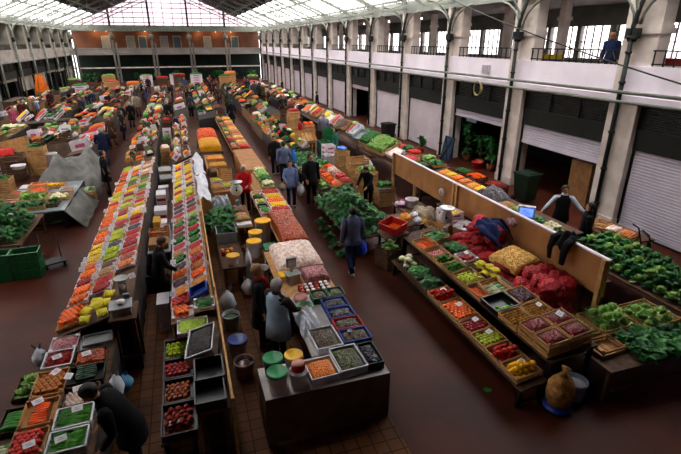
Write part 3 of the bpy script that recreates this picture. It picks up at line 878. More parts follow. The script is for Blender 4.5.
def plastic_bag(label, M, mt, sx=.16, sy=.12, sz=.22, name='plastic_bag'):
    t = thing(name, label, 'bag', M)
    rg = random.Random(label)
    ph = [rg.random()*6 for _ in range(4)]
    def fn(v):
        q = 1+.13*math.sin(v.x*5+ph[0])*math.sin(v.z*6+ph[1])+.08*math.sin(v.y*8+ph[2])
        n = 1-.55*max(0, v.z)**2
        return Vector((v.x*q*n, v.y*q*n, v.z))
    b = MB(); b.ell((0, 0, sz*.5), (sx, sy, sz*.5), 14, 10, fn=fn); b.build('body', mt, t)
    b = MB()
    for s in (-1, 1): leafpatch(b, (s*sx*.2, 0, sz*.88), (s*.35, 0, 1), (0, 1, .1), sz*.4, sx*.25, .1, 0, rg, 3, 2, .01)
    b.build('handle', mt, t)
    return t
M_bagw = mat('bag_white', '#d9d9e2', '#bfc0cc', rough=.35, scale=8, objvar=.05)
M_bagg = mat('bag_clear', '#b4bcc4', '#98a2ac', rough=.25, scale=8)

def build_mass(label):
    vs = []; fs = []; mi = []; mats = []; sm = []
    for me, M in MASS:
        b = len(vs)
        vs.extend([tuple(M @ v.co) for v in me.vertices])
        idx = []
        for m in me.materials:
            if m not in mats: mats.append(m)
            idx.append(mats.index(m))
        for p in me.polygons:
            fs.append([b+i for i in p.vertices]); mi.append(idx[p.material_index]); sm.append(p.use_smooth)
    if not vs: return
    me = bpy.data.meshes.new('far_crates'); me.from_pydata(vs, [], fs)
    for m in mats: me.materials.append(m)
    me.polygons.foreach_set('material_index', mi); me.polygons.foreach_set('use_smooth', sm); me.update()
    tag(inst(me, 'far_crates'), label, 'crates', None, 'stuff')
# ------------------------------------------------------------------ people
M_skin = mat('skin', '#c08763', '#a8714f', rough=.55, scale=5, objvar=.06)
M_eye = mat('eye_dark', '#1a1210', rough=.3, objvar=0)
M_lip = mat('lip', '#8d4a42', rough=.5, objvar=0)
HAIR = {k: mat('hair_'+k, c, None, rough=.6, scale=20, objvar=.05) for k, c in dict(black='#15110f', brown='#3a2416', light='#9a6f48', grey='#a9a6a2', white='#d8d4cc').items()}
CL = {}
def cloth(h):
    if h not in CL: CL[h] = mat('cloth_'+h, h, None, rough=.85, scale=5, objvar=.04, spec=.15)
    return CL[h]
M_shoe = mat('shoe_dark', '#171312', rough=.5)
M_shoew = mat('shoe_white', '#cfcfd2', rough=.5)

def skin_body(verts, edges, radii, lvl):
    me = bpy.data.meshes.new('body_cage')
    me.from_pydata(verts, edges, [])
    o = bpy.data.objects.new('body_cage', me); COL.objects.link(o)
    sk = o.modifiers.new('skin', 'SKIN'); sk.use_smooth_shade = True
    for i, r in enumerate(radii):
        d = me.skin_vertices[0].data[i]; d.radius = (r, r); d.use_root = (i == 0)
    if lvl:
        sb = o.modifiers.new('sub', 'SUBSURF'); sb.levels = lvl; sb.render_levels = lvl
    dg = bpy.context.evaluated_depsgraph_get(); dg.update()
    out = bpy.data.meshes.new_from_object(o.evaluated_get(dg))
    bpy.data.objects.remove(o); bpy.data.meshes.remove(me)
    out.name = 'body'
    return out

def person(label, x, y, rz, h=1.7, coat='#22222a', legs='#22242c', hair='brown', hairstyle='short', coat_len=.78, lean=0., armL=None, armR=None, walk=0., near=True,
           z=0., shoes=None, vest=None, scarf=None, apron=None, skirt=False, head_turn=0., head_dip=0., wide=1., bald=False, group=None, cap=None):
    """armL / armR: (elbow, wrist) offsets from the shoulder in a body 1.72 tall that faces +Y (x outwards)."""
    s = h/1.72
    t = thing('person', label, 'person', XF(x, y, z, rz), group)
    Lm = Matrix.Rotation(-lean, 4, 'X'); hip = Vector((0, 0, .95))
    def J(p):
        p = Vector(p)
        if p.z > .95: p = hip+Lm @ (p-hip)
        return p*s
    arms = []
    for sd, a in ((-1, armL), (1, armR)):
        e, w = a or ((.05, -.03, -.29), (.06, .05, -.54))
        sh = Vector((sd*.185*wide, 0, 1.40))
        ep = sh+Vector((sd*e[0], e[1], e[2])); wp = sh+Vector((sd*w[0], w[1], w[2]))
        arms.append((sd, J(sh), J(ep), J(wp)))
    lg = []
    for sd in (-1, 1):
        ph = walk*sd
        lg.append((sd, Vector((sd*.095, 0, .9)), Vector((sd*.1, .16*abs(walk)+.22*ph*.5, .5)), Vector((sd*.1, .42*ph-.06*abs(walk), .085+(.07*abs(walk) if ph < 0 else 0)))))
    hd = Matrix.Rotation(-head_dip, 4, 'X') @ Matrix.Rotation(head_turn, 4, 'Z'); nk = Vector((0, .01, 1.5))
    def H(p): return J(nk+hd @ (Vector(p)-nk))
    V = [J((0, 0, .951)), J((0, 0, 1.12)), J((0, 0, 1.32)), J((0, 0, 1.44)), J(nk), H((0, .03, 1.575)), H((0, .018, 1.645)), H((0, .005, 1.69))]
    E_ = [(0, 1), (1, 2), (2, 3), (3, 4), (4, 5), (5, 6), (6, 7)]
    Rr = [.11*wide, .105*wide, .1*wide, .05, .048, .072, .086, .058]
    for sd, sh, el, wr in arms:
        b = len(V); d = (wr-el).normalized()
        V += [sh-Vector((0, 0, .02*s)), el, wr, wr+d*.07*s]; E_ += [(3, b), (b, b+1), (b+1, b+2), (b+2, b+3)]; Rr += [.04, .038, .026, .03]
    for sd, hp, kn, an in lg:
        b = len(V)
        V += [hp*s, kn*s, an*s, (an+Vector((0, .13, -.045)))*s]; E_ += [(0, b), (b, b+1), (b+1, b+2), (b+2, b+3)]; Rr += [.085, .055, .038, .034]
    me = skin_body(V, E_, [r*s for r in Rr], 1 if near else 0)
    me.materials.clear(); me.materials.append(M_skin)
    hb = MB()
    for sd, sh, el, wr in arms:        # hands: palm continues the wrist, five tapering bent fingers rooted in it
        d = (wr-el).normalized(); side = d.cross(Vector((0, 1, 0)) if abs(d.y) < .8 else Vector((0, 0, -1))).normalized(); up = side.cross(d)*(-sd)
        pc = wr+d*.06*s
        if near:
            for i, (l, o_) in enumerate(((.078, -.028), (.088, -.009), (.083, .01), (.064, .028))):
                r0 = pc+side*o_*s+d*.012*s
                hb.tube([r0, r0+d*l*.5*s+up*.006*s, r0+d*l*.8*s+up*.024*s, r0+d*l*.92*s+up*.04*s], [.0095*s, .009*s, .008*s, .005*s], 6)
            r0 = wr+d*.02*s-side*sd*.02*s
            hb.tube([r0, r0+d*.03*s-side*sd*.03*s, r0+d*.065*s-side*sd*.035*s+up*.012*s], [.012*s, .011*s, .007*s], 6)
    if near:       # nose and ears
        hb.tube([H((0, .095, 1.625)), H((0, .118, 1.595)), H((0, .1, 1.582))], [.008*s, .016*s, .01*s], 6)
        for sd in (-1, 1): hb.ell(H((sd*.085, .01, 1.61)), (.012*s, .022*s, .032*s), 6, 5)
    if hb.v:
        n0 = len(me.vertices)
        vs = [v.co[:] for v in me.vertices]+hb.v; fs = [tuple(p.vertices) for p in me.polygons]+[tuple(n0+k for k in f) for f in hb.f]
        m2 = bpy.data.meshes.new('body'); m2.from_pydata(vs, [], fs); m2.materials.append(M_skin)
        m2.polygons.foreach_set('use_smooth', [True]*len(fs)); m2.update(); me = m2
    inst(me, 'body', None, t)
    if near:
        for sd in (-1, 1):
            b = MB(); b.ell(H((sd*.033, .093, 1.632)), (.012*s, .007*s, .008*s), 6, 4); b.build('eye', M_eye, t)
        b = MB(); b.ell(H((0, .096, 1.557)), (.024*s, .008*s, .007*s), 6, 4); b.build('mouth', M_lip, t)
    # hair
    if not bald:
        b = MB(); hc = Vector((0, .0, 1.635))
        long_ = hairstyle == 'long'
        def hf(v):
            r = Vector((v.x*.102, v.y*.112-.012, v.z*.108))
            if v.y > .25 and v.z < .42: r = Vector((r.x*.86, min(r.y, .055), max(r.z, .03) if v.y > .5 else r.z))
            if hairstyle == 'bun' and v.y < -.6 and abs(v.z) < .5: r.y -= .05
            if long_ and v.z < -.1 and v.y < .35: r = Vector((r.x*1.12, r.y-.01, r.z-.2*min(1, -v.z*1.6)))
            if hairstyle == 'curly': r *= 1.08+.05*math.sin(v.x*11)*math.sin(v.z*9+v.y*7)
            return r
        b.ell((0, 0, 0), (1, 1, 1), 16, 11, fn=hf)
        b.v = [tuple(H(Vector(v)+hc)) for v in b.v]
        b.build('hair', HAIR[hair], t)
    if cap:
        b = MB(); b.ell((0, 0, 0), (1, 1, 1), 14, 9, fn=lambda v: Vector((v.x*.112, v.y*.125+(.05 if v.z < .1 and v.y > .4 else 0), max(v.z*.1, -.01)+.05)))
        b.v = [tuple(H(Vector(v)+Vector((0, 0, 1.635)))) for v in b.v]; b.build('cap', cloth(cap), t)
    # coat or top
    n = 14
    def ring(zz, rx, ry, cy=0.):
        return [J((rx*math.cos(2*PI*k/n), cy+ry*math.sin(2*PI*k/n), zz)) for k in range(n)]
    W = wide
    b = MB(); rs = []
    if coat_len < .9: rs.append(ring(coat_len, .2*W+(.9-coat_len)*.12, .15*W+(.9-coat_len)*.1))
    rs += [ring(max(coat_len, .93), .19*W, .145*W), ring(1.08, .168*W, .128*W), ring(1.25, .185*W, .135*W, -.005), ring(1.36, .195*W, .12*W, -.005), ring(1.43, .165*W, .09*W), ring(1.475, .09, .075), ring(1.52, .068, .066, .005)]
    b.loft(rs)
    for sd, sh, el, wr in arms:
        d0 = (sh-J((0, 0, 1.40))).normalized()
        m1 = sh.lerp(el, .5); m2 = el.lerp(wr, .5); tip = el.lerp(wr, .96)
        b.tube([sh-d0*.05*s, sh+(el-sh)*.06, m1, el, m2, tip], [.06*s, .076*s*W, .066*s*W, .057*s, .05*s, .043*s], 10)
    b.build('coat' if coat_len < .85 else 'top', cloth(coat), t)
    if vest:
        b = MB(); b.loft([ring(max(.6, coat_len-.1), .235*W, .185*W), ring(.93, .205*W, .16*W), ring(1.08, .18*W, .14*W), ring(1.25, .195*W, .147*W), ring(1.37, .19*W, .128*W), ring(1.44, .14*W, .098*W), ring(1.47, .1, .085)])
        b.build('vest', cloth(vest), t)
    if scarf:
        b = MB(); b.loft([ring(1.43, .1, .095, .01), ring(1.47, .105, .1, .012), ring(1.51, .085, .085, .01)])
        b.tube([J((.03, .1, 1.46)), J((.045, .15, 1.32)), J((.05, .165, 1.12))], [(.04*s, .015*s), (.045*s, .012*s), (.045*s, .01*s)], 8); b.build('scarf', cloth(scarf), t)
    if apron:
        b = MB(); b.grid(lambda u, v: J(((u-.5)*.34*(1-.35*max(0, v-.6)), .135*W+.03-.28*(u-.5)**2, .62+.75*v)), 6, 6); b.build('apron', cloth(apron), t)
    # trousers or skirt
    b = MB()
    if skirt:
        b.loft([ring(.42, .24*W, .19*W), ring(.7, .215*W, .17*W), ring(.94, .17*W, .13*W)]); b.build('skirt', cloth(legs), t)
    else:
        rs = [[Vector((.155*W*math.cos(2*PI*k/n), .125*W*math.sin(2*PI*k/n), zz))*s for k in range(n)] for zz in (.84, .9, .98)]
        b.loft(rs)
        for sd, hp, kn, an in lg:
            b.tube([hp*s+Vector((0, 0, .03)), hp.lerp(kn, .4)*s, kn*s, kn.lerp(an, .5)*s, (an+Vector((0, 0, -.01)))*s], [.1*s*W, .088*s*W, .07*s, .063*s, .06*s], 10)
        b.build('trousers', cloth(legs), t)
    for sd, hp, kn, an in lg:
        b = MB(); c = an*s
        b.loft([[c+Vector((wd*math.cos(2*PI*k/8), yy, -.04+hh*math.sin(2*PI*k/8)-.0))*s for k in range(8)] for yy, wd, hh in ((-.07, .025, .025), (-.05, .04, .042), (.03, .043, .048), (.11, .048, .036), (.17, .035, .026), (.19, .015, .012))])
        b.build('shoe', shoes or M_shoe, t)
    return t
def hand_pos(px, py, rz, h, sd, a):
    s = h/1.72; v = Vector((sd*.185+sd*a[0], a[1], 1.40+a[2]))*s
    return Matrix.Translation((px, py, 0)) @ Matrix.Rotation(rz, 4, 'Z') @ v
# ------------------------------------------------------------------ daylight
w = bpy.data.worlds.new('overcast'); SC.world = w; w.use_nodes = True
bg = w.node_tree.nodes['Background']
bg.inputs[0].default_value = (1, .97, .985, 1); bg.inputs[1].default_value = 3.0
SC.view_settings.view_transform = 'Standard'; SC.view_settings.look = 'None'
SC.view_settings.exposure = 1.85; SC.view_settings.gamma = 1
SC.cycles.use_denoising = True
SC.cycles.max_bounces = 8; SC.cycles.transparent_max_bounces = 16

def seq(s):
    """'orange:3 lemon' -> ['orange', 'orange', 'orange', 'lemon']"""
    o = []
    for wd in s.split():
        k, _, n = wd.partition(':'); o += [k]*int(n or 1)
    return o
def tray_row(row, x, y0, pitch, kinds, kds, zf, w, d, h=.07, tilt=0, hi=False, rz=0, y_end=None, crown=None, jit=.006, child=False):
    y = y0; i = 0
    ks = seq(kinds) if isinstance(kinds, str) else kinds
    while (y_end is None and i < len(ks)) or (y_end is not None and y < y_end):
        k = ks[i] if i < len(ks) else rnd.choice(ks)
        kd = kds[i % len(kds)] if isinstance(kds, list) else kds
        if k != '-':
            T = XF(x+rnd.uniform(-jit, jit)*.6, y+pitch/2, zf+.003, rz+rnd.uniform(-jit, jit)*1.2, 0, -tilt)
            crate(kd, k, T, w, d, h*rnd.uniform(.97, 1.04), row, hi=hi, crown=crown, child=child)
        y += pitch; i += 1
    return y
C_ = cloth
m_blk = cloth('#16171a')

m_brn = mat('brown_card', '#a5764a', '#8b6038', rough=.8, scale=5)
mat('brown_skirt', '#75604f', '#5b4a3c', rough=.9, scale=3); mat('stall_cloth', '#3b3230', '#2a2422', rough=.9, objvar=.05)
def jumble(name, x0, x1, y0, y1, kinds, kds, step=.62, zt=.72, skirt=True, ch=True, up=.16, gap=.14, cards=None, mtop=None, cw_=.62):
    """A stall table with trays across it, slightly terraced."""
    n = 0; y = y0
    while y < y1-.2:
        e = min(y+6.0, y1); n += 1
        table('table of the %s, %s from the near end' % (name, ordn(n)), x0, x1, y, e-.02, zt, zt+up, mtop or M_woodd, M_woodd, (rnd.choice([MATS['stall_cloth'], MATS['stall_cloth'], MATS['brown_skirt'], m_brn]), 'lrn') if skirt else None, group='tables of the '+name)
        y = e
    cols = max(1, round((x1-x0)/cw_)); cw = (x1-x0)/cols; a = math.atan2(up, x1-x0)
    y = y0+.05; ks = seq(kinds)
    while y+step < y1:
        for c in range(cols):
            x = x0+cw*(c+.5); q = rnd.random(); zz = zt+up*(x-x0)/(x1-x0)
            yy = y+step/2+rnd.uniform(-.04, .04); rz_ = rnd.uniform(-.06, .06)
            if q < gap: continue
            w_, d_ = (cw-.07)*rnd.uniform(.8, 1), min(step-.1, 1.1)*rnd.uniform(.75, 1)
            k = rnd.choice(ks); kd = rnd.choice(kds); hb = rnd.choice([.09, .1, .14, .22])
            if q < gap+.1: k = None; hb = rnd.choice([.25, .3, .4])
            if q > .8:     # tipped up toward the aisle on its back edge
                crate(kd, k, XF(x, yy, zz+.02+w_/2*math.sin(.5), rz_, 0, -a-.5), w_, d_, hb, name, crown=hb+rnd.uniform(.02, .08), child=ch)
            else: crate(kd, k, XF(x, yy, zz+.004+w_*.5*abs(math.sin(0)), rz_, 0, -a), w_, d_, hb, name, crown=hb+rnd.uniform(.03, .14), child=ch)
        y += step
# ================= long sloping fruit stall (leftmost long stall)
BSL = .3
def zB(x): return .75+(x+2.42)*BSL
BT = math.atan(BSL)
y = 7.65; n = 0
while y < 18.9:
    n += 1
    table('sloping board table, %s from the near end of the long fruit stall' % ordn(n), -2.44, -1.24, y, y+2.38, zB(-2.44)-.012, zB(-1.24)-.012, M_woodd, M_woodd, (mat('stall_cloth', '#3b3230', '#2a2422', rough=.9, objvar=.05), 'lr'), group='tables of the long fruit stall')
    y += 2.4
RB1, RB2, RB3 = 'aisle row, fruit stall', 'middle row, fruit stall', 'seller row, fruit stall'
t1 = 'orange:2 red_apple mandarin:2 lemon:2 lemon orange:2 walnut orange:2 mandarin apricot mandarin strawberry lemon pear lemon orange apricot orange plum orange tomato orange pear green_apple lemon:2 orange peach date red_apple orange lemon strawberry peach orange red_apple mandarin green_apple orange walnut plum mandarin tomato orange orange lemon'
t2 = 'red_apple strawberry walnut date green_apple:2 black_grape pear:2 date strawberry lemon red_apple walnut pear strawberry grape red_apple lemon peach avocado date green_apple black_grape orange strawberry lemon garlic_pile date tomato pear lemon date mushroom apricot strawberry strawberry green_apple plum lemon garlic_pile red_apple orange peach pear date lemon tomato orange'
t3 = '- - peach chestnut strawberry red_apple strawberry strawberry black_grape strawberry red_apple lemon garlic_pile lemon strawberry walnut strawberry walnut avocado grape walnut avocado date apricot garlic_pile walnut mushroom peach date garlic_pile apricot walnut strawberry peach garlic_pile date walnut chestnut peach grape garlic_pile plum walnut avocado date strawberry peach walnut mushroom date'
for r, x, ks in ((RB1, -2.235, t1), (RB2, -1.85, t2), (RB3, -1.465, t3)):
    tray_row(r, x, 8.62 if r != RB1 else 8.5, .36, ks, ['card', 'wood', 'card', 'card', 'wood', 'white'], zB(x), .365, .335, .06, BT, y_end=18.9)
    pass
jumble('mid fruit stall', -2.45, -1.3, 19.7, 31, 'orange mandarin lemon spinach savoy tomato peach walnut mushroom green_pepper date', ['card', 'oldwood', 'wood', 'white', 'black'], .5, .74, True, True, .25, .16, None, None, .4)
# flat near end: vegetables in deep crates
table('low wooden table under the near vegetable crates of the long stall', -2.5, -1.5, 4.9, 7.62, .7, .7, M_woodd, M_woodd, (MATS['stall_cloth'], 'lnr'))
NV = 'near table of the long stall'
def nv(kd, k, x, y, w=.44, d=.4, lone=0, h=.11, rz=.03, where=None, z=.7):
    crate(kd, k, XF(x, y, z+.002, rz), w, d, h, None, hi=True, lone=lone, where=where, group='near vegetable crates')
nv('wood', 'tomato', -2.25, 5.24, .4, .46, 48, where='nearest corner of the long stall')
nv('wood', 'carrot', -2.25, 5.79, .41, .5, 30, where='beside the white pink garlic')
nv('wood', 'onion', -2.25, 6.39, .41, .56, 56, where='between carrots and red chillies')
nv('white', 'chilli', -2.25, 6.94, .4, .42, 0, where='right behind the brown onions')
nv('card', 'shallot', -2.26, 7.4, .4, .4, 0, .08, where='in front of the loose oranges')
nv('white', 'bean', -1.8, 5.14, .44, .36, 0, where='in front of the second bean crate')
nv('white', 'bean', -1.8, 5.55, .44, .38, 0, where='behind the front bean crate, by the bending customer')
nv('oldwood', 'garlic', -1.8, 5.98, .46, .4, 36, where='between the cucumbers and beans')
nv('black', 'cucumber', -1.79, 6.42, .48, .4, 20, where='behind the pale garlic bulbs')
nv('oldwood', 'chestnut', -1.8, 6.86, .46, .4, 0, where='in front of the metal scoop tray')
for i, (x, y, z, a) in enumerate([(-1.98, 7.78, zB(-1.98), .2), (-1.72, 7.8, zB(-1.72), .5), (-1.98, 8.06, zB(-1.98), -.3), (-1.7, 8.14, zB(-1.7), .3), (-1.84, 7.92, zB(-1.84)+.1, 1.2), (-1.86, 8.3, zB(-1.86), .1), (-1.66, 8.42, zB(-1.66), .1)]):
    tag(inst(item_mesh('banana'), 'banana_bunch', XF(x, y, z+.005, a+1.3, 0, -BT)), 'bunch of green and yellow bananas near the shiny kitchen scale', 'bananas', 'banana bunches near the scale')
loose('orange', XF(-2.25, 8.1, zB(-2.25)+.012, 0, 0, -BT) , .36, .6, 60, .1, 'slope of oranges', 'beside the banana bunches', 2)
t = thing('display_tray', 'thin wooden tray board under the oranges beside the bananas', 'tray', XF(-2.25, 8.1, zB(-2.25)+.004, 0, 0, -BT))
b = MB(); b.box((0, 0, 0), (.4, .66, .008)); b.build('base', M_wood, t)
b = MB(); b.box((-.2, 0, .03), (.012, .66, .06)); b.box((0, -.33, .03), (.39, .012, .06)); b.box((0, .33, .03), (.39, .012, .06)); b.build('rim', M_wood, t)
# outer ledge with greens
table('narrow low ledge with greens in front of the near crates', -2.86, -2.53, 5.1, 7.12, .42, .42, M_woodd, M_woodd)
for i, (k, y, wh) in enumerate((('leek', 5.4, 'nearest on the low ledge'), ('courgette', 6.1, 'middle of the low ledge'), ('lettuce', 6.78, 'far end of the low ledge'))):
    crate('oldwood', k, XF(-2.695, y, .423, 0), .3, .48, .1, None, hi=True, lone=0 if k != 'courgette' else 16, where=wh, group='crates on the low ledge') if k != 'lettuce' else crate('oldwood', k, XF(-2.695, y, .423, 0), .3, .5, .1, None, hi=True, lone=3, where=wh, group='crates on the low ledge')
# scoop tray, scales, price cards, bags of the long stall
t = thing('scale_tray', 'stack of shallow metal trays beside the chestnuts', 'tray', XF(-1.8, 7.3, .705, .12))
for i in range(2):
    b = MB(); o = .05*i; b.box((.04*i, .03*i, .01+o), (.42, .3, .012))
    for s in (-1, 1): b.box((.04*i, .03*i+s*.15, .03+o), (.42, .012, .05)); b.box((.04*i+s*.21, .03*i, .03+o), (.012, .3, .05))
    b.build('metal_tray', M_steel, t)
t = thing('counter_scale', 'silver counter scale with a flat weighing plate by the seller', 'scale', XF(-1.38, 7.62, 1.06, .1))
b = MB(); b.box((0, 0, .06), (.3, .3, .12)); b.box((.1, .16, .12), (.1, .04, .24)); b.build('body', M_pl['grey'], t)
b = MB(); b.box((0, 0, .14), (.36, .34, .02)); b.build('plate', M_steel, t)
b = MB(); b.lathe([(.05, 0), (.08, .05), (0, .07)], 12, c=(0, .0, .15)); b.build('scoop', M_paper, t)
for sx in (-1, 1): pass
t = thing('kitchen_scale', 'shiny upright kitchen scale standing among the fruit trays', 'scale', XF(-1.42, 8.3, zB(-1.42)+.0, .2, 0, 0))
b = MB(); b.box((0, 0, .14), (.14, .11, .28)); b.build('body', M_steel, t)
b = MB(); b.lathe([(0, 0), (.11, .0), (.13, .03), (.12, .03), (0, .012)], 14, c=(0, 0, .285)); b.build('pan', M_steel, t)
b = MB(); b.lathe([(0, -.006), (.055, -.006), (.055, .006), (0, .006)], 12, T=XF(0, -.058, .16, 0, PI/2)); b.build('dial', M_paper, t)
table('small side shelf carrying the counter scale beside the bananas', -1.56, -1.14, 7.35, 7.95, 1.055, 1.055, M_woodd, M_woodd)
for i, (x, y, z, a, wh) in enumerate([(-2.2, 5.14, .86, .3, 'tomatoes at the nearest corner'), (-2.27, 5.88, .89, .5, 'carrots in the near crate'), (-2.18, 6.48, .89, 1.0, 'brown onions'), (-2.26, 6.92, .85, .4, 'red chillies'), (-1.86, 5.12, .86, .3, 'nearest crate of beans'), (-1.76, 5.6, .87, .2, 'second crate of beans'), (-1.82, 6.02, .87, .2, 'pale garlic bulbs'), (-1.84, 6.84, .87, .3, 'chestnuts'), (-1.98, 6.3, .9, 1.4, 'dark cucumbers')]):
    price_tag(XF(x, y, z, a, .25), 'small white price card lying on the '+wh, .13, .09)
plastic_bag('white plastic bag hanging at the aisle edge beside the chillies', XF(-2.64, 7.36, .43), M_bagw, .1, .14, .36, 'hanging_bag')
plastic_bag('white plastic bag hanging beside the bending customer', XF(-1.37, 6.1, .5), M_bagw, .1, .16, .42)
plastic_bag('bluish plastic bag bunched beside the dark cucumbers', XF(-1.34, 6.5, .3), mat('bag_blue', '#4a8fb8', '#2f6f98', rough=.35), .12, .16, .3)
for i, (x, y, c, m_) in enumerate([(-1.02, 7.1, 'red and white', 'red'), (-1.05, 7.9, 'blue and white', 'blue')]):
    crate('card', None, XF(x, y, 0, .1), .34, .5, .3, None, where='upright carton of %s stripes behind the long stall' % c, group=None) if False else None
def carton(label, x, y, z, w, d, h, c1, c2=None, rz=0, op=False):
    t = thing('carton', label, 'box', XF(x, y, z, rz))
    b = MB(); b.box((0, 0, .006), (w-.01, d-.01, .01))
    for s in (-1, 1): b.box((0, s*(d/2-.004), h/2), (w, .008, h)); b.box((s*(w/2-.004), 0, h/2), (.008, d-.017, h))
    if not op: b.box((0, 0, h-.004), (w-.017, d-.017, .006))
    b.build('body', c1, t)
    if c2:
        b = MB()
        for i in range(3):
            z_ = h*(.2+.28*i)
            b.box((0, -d/2-.001, z_), (w*.9, .003, h*.12)); b.box((-w/2-.001, 0, z_), (.003, d*.9, h*.12)); b.box((w/2+.001, 0, z_), (.003, d*.9, h*.12))
        b.build('printed_band', c2, t)
    if op:
        b = MB()
        for s in (-1, 1): b.box((s*(w/2+.05), 0, h+.03), (.11, d*.9, .004), 0, Matrix.Translation((0, 0, 0)))
        b.build('flap', c1, t)
    return t
m_brn = mat('brown_card', '#a5764a', '#8b6038', rough=.8, scale=5)
carton('white carton printed with red bands behind the long fruit stall', -.97, 13.9, 0, .34, .5, .78, M_paper, M_pl['red'])
carton('white carton printed with a pale label behind the long fruit stall', -.95, 13.2, 0, .3, .4, .62, M_paper, None)
carton('yellow and white carton standing behind the orange crate', -1.03, 12.75, 0, .18, .5, .85, mat('yel_card', '#d8a82a', '#c29018', rough=.7), M_paper)
t = table('grey metal side table with folded frame behind the dark coat customer', -1.2, -.68, 11.0, 12.4, .62, .62, M_pl['grey'], M_irond)
crate('wood', 'orange', XF(-.95, 12.0, .625, 0), .5, .32, .2, None, lone=36, where='standing on the grey metal side table')
carton('open brown cardboard box on the grey metal side table', -.95, 11.4, .625, .45, .5, .14, m_brn, None, op=False)
t = thing('plastic_crate', 'empty dark slatted crate on the tiles behind the customer', 'crate', XF(-1.0, 10.4, 0))
inst(crate_mesh('black', .5, .6, .45), 'body', None, t)
table('small low stand with blue bags at the corner of the centre stall', -.62, -.34, 12.0, 13.4, .55, .55, M_woodd, M_woodd) if False else None
crate('card', 'plum', XF(-.82, 12.72, .0, 0), .2, .4, .6, None, where='purple box on the tiles', crown=.62)
crate('wood', 'mandarin', XF(-.83, 10.35, .0, .1), .24, .42, .55, None, where='at the foot of the centre stall behind the customer', crown=.56)
# ================= white sheeted centre stall
CSL = .42
def zC(x): return .66+(x+.62)*CSL
CT = math.atan(CSL)
y = 7.6; n = 0
while y < 19.4:
    n += 1
    table('sloping board table, %s from the near end of the centre stall' % ordn(n), -.64, .12, y, y+2.38, zC(-.64)-.012, zC(.12)-.012, M_wood, M_woodd, (m_brn, 'r'), group='tables of the centre stall')
    y += 2.4
RC1, RC2 = 'tile row, centre stall', 'ridge row, centre stall'
c1 = 'apricot plum orange plum green_pepper walnut strawberry green_pepper date red_apple avocado walnut strawberry black_grape plum red_apple green_apple lemon strawberry lemon date lemon pear apricot lemon lemon plum orange lemon red_apple red_apple lemon strawberry orange'
c2 = 'apricot orange peach tomato peach strawberry avocado green_pepper red_apple avocado spinach grape strawberry date plum strawberry melon melon date plum lemon strawberry lemon chestnut lemon lemon lemon date plum lemon pear lemon orange walnut'
for r, x, ks in ((RC1, -.445, c1), (RC2, -.075, c2)):
    tray_row(r, x, 8.38, .37, ks, ['card'], zC(x), .35, .345, .06, CT, y_end=19.1)
    pass
jumble('mid centre stall', -.62, .15, 19.8, 31, 'orange lemon walnut spinach tomato date mushroom plum apricot', ['card', 'oldwood', 'wood', 'white', 'black'], .52, .7, True, True, .3, .16, None, None, .4)
# white cloth strips and glass backing along the ridge
for i, (y0, y1) in enumerate([(13.2, 16.0), (16.1, 19.2)]):
    b = MB(); rg = random.Random(i)
    b.grid(lambda u, v: (.13+.33*u+.02*math.sin(v*11+i), y0+(y1-y0)*v, 1.02+.16*math.sin(PI*u*.8+.3)+.05*math.sin(v*9+u*6+i*2)+.02*math.sin(v*21-u*13)), 8, 24)
    tag(b.build('plastic_sheet', M_bagw), 'crumpled white plastic sheet on the ridge of the centre stall, %s from the near end' % ordn(i+1), 'plastic sheet', 'ridge sheets of the centre stall')
    b = MB(); b.box((0, 0, .52), (.3, y1-y0, 1.02))
    tag(b.build('sheet_box', m_brn, None, XF(.31, (y0+y1)/2, 0)), 'long brown box under the white ridge sheet, %s from the near end' % ordn(i+1), 'box', 'boxes under the ridge sheets')
b = MB(); b.box((0, 0, 0), (.025, 5.6, .32)); tag(b.build('ridge_board', M_wood, None, XF(.16, 10.5, 1.06)), 'pale wooden board closing the ridge of the centre stall', 'board')
# near end of the centre stall: stepped crates
t = table('stepped dark stand under the potato and apple crates', -.78, -.3, 5.08, 7.56, .42, .42, M_woodd, M_irond)
t = table('tall dark stand behind the stepped apple crates', -.28, .14, 5.08, 7.56, .78, .78, M_woodd, M_woodd, (MATS['stall_cloth'], 'r'))
def cv(kd, k, x, y, z, w, d, lone, where, h=.1, rz=0.0, tx=0, ty=0): crate(kd, k, XF(x, y, z, rz, tx, ty), w, d, h, None, hi=True, lone=lone, where=where, group='stepped crates of the centre stall')
cv('black', 'red_potato', -.54, 5.42, .424, .46, .6, 44, 'nearest crate of the stepped stand')
cv('black', 'red_onion', -.54, 6.0, .424, .44, .52, 52, 'second crate of the stepped stand')
cv('black', 'red_apple', -.55, 6.53, .424, .44, .48, 44, 'third crate of the stepped stand')
cv('black', 'green_apple', -.55, 7.06, .424, .44, .52, 46, 'fourth crate of the stepped stand')
cv('card', 'grape', -.27, 7.15, .784, .5, .44, 0, 'beside the tipped white crate', .08)
cv('card', 'orange', -.42, 7.62, .80, .36, .36, 24, 'between the green grapes and tomatoes', .07)
cv('card', 'spinach', -.04, 7.62, .92, .36, .36, 0, 'beside the small blue tray', .07)
cv('red', 'tomato', -.44, 8.14, zC(-.44)+.004, .34, .4, 26, 'before the sloping trays', .09, 0, 0, -CT)
cv('blue', None, -.08, 8.14, zC(-.08)+.004, .34, .4, 0, 'at the top edge of the centre stall', .12, 0, 0, -CT)
cv('white', 'prune', -.1, 6.45, .80, .42, .74, 0, 'tipped up on the tall stand', .22, -.12, 0, -.3)
cv('black', None, -.08, 5.8, .784, .4, .5, 0, 'on the tall stand behind the potatoes', .18)
cv('black', None, -.1, 5.33, .784, .4, .46, 0, 'nearest end of the tall stand', .16)
price_tag(XF(-.6, 5.26, .6, .2), 'white price card lying on the red potatoes', .2, .08)
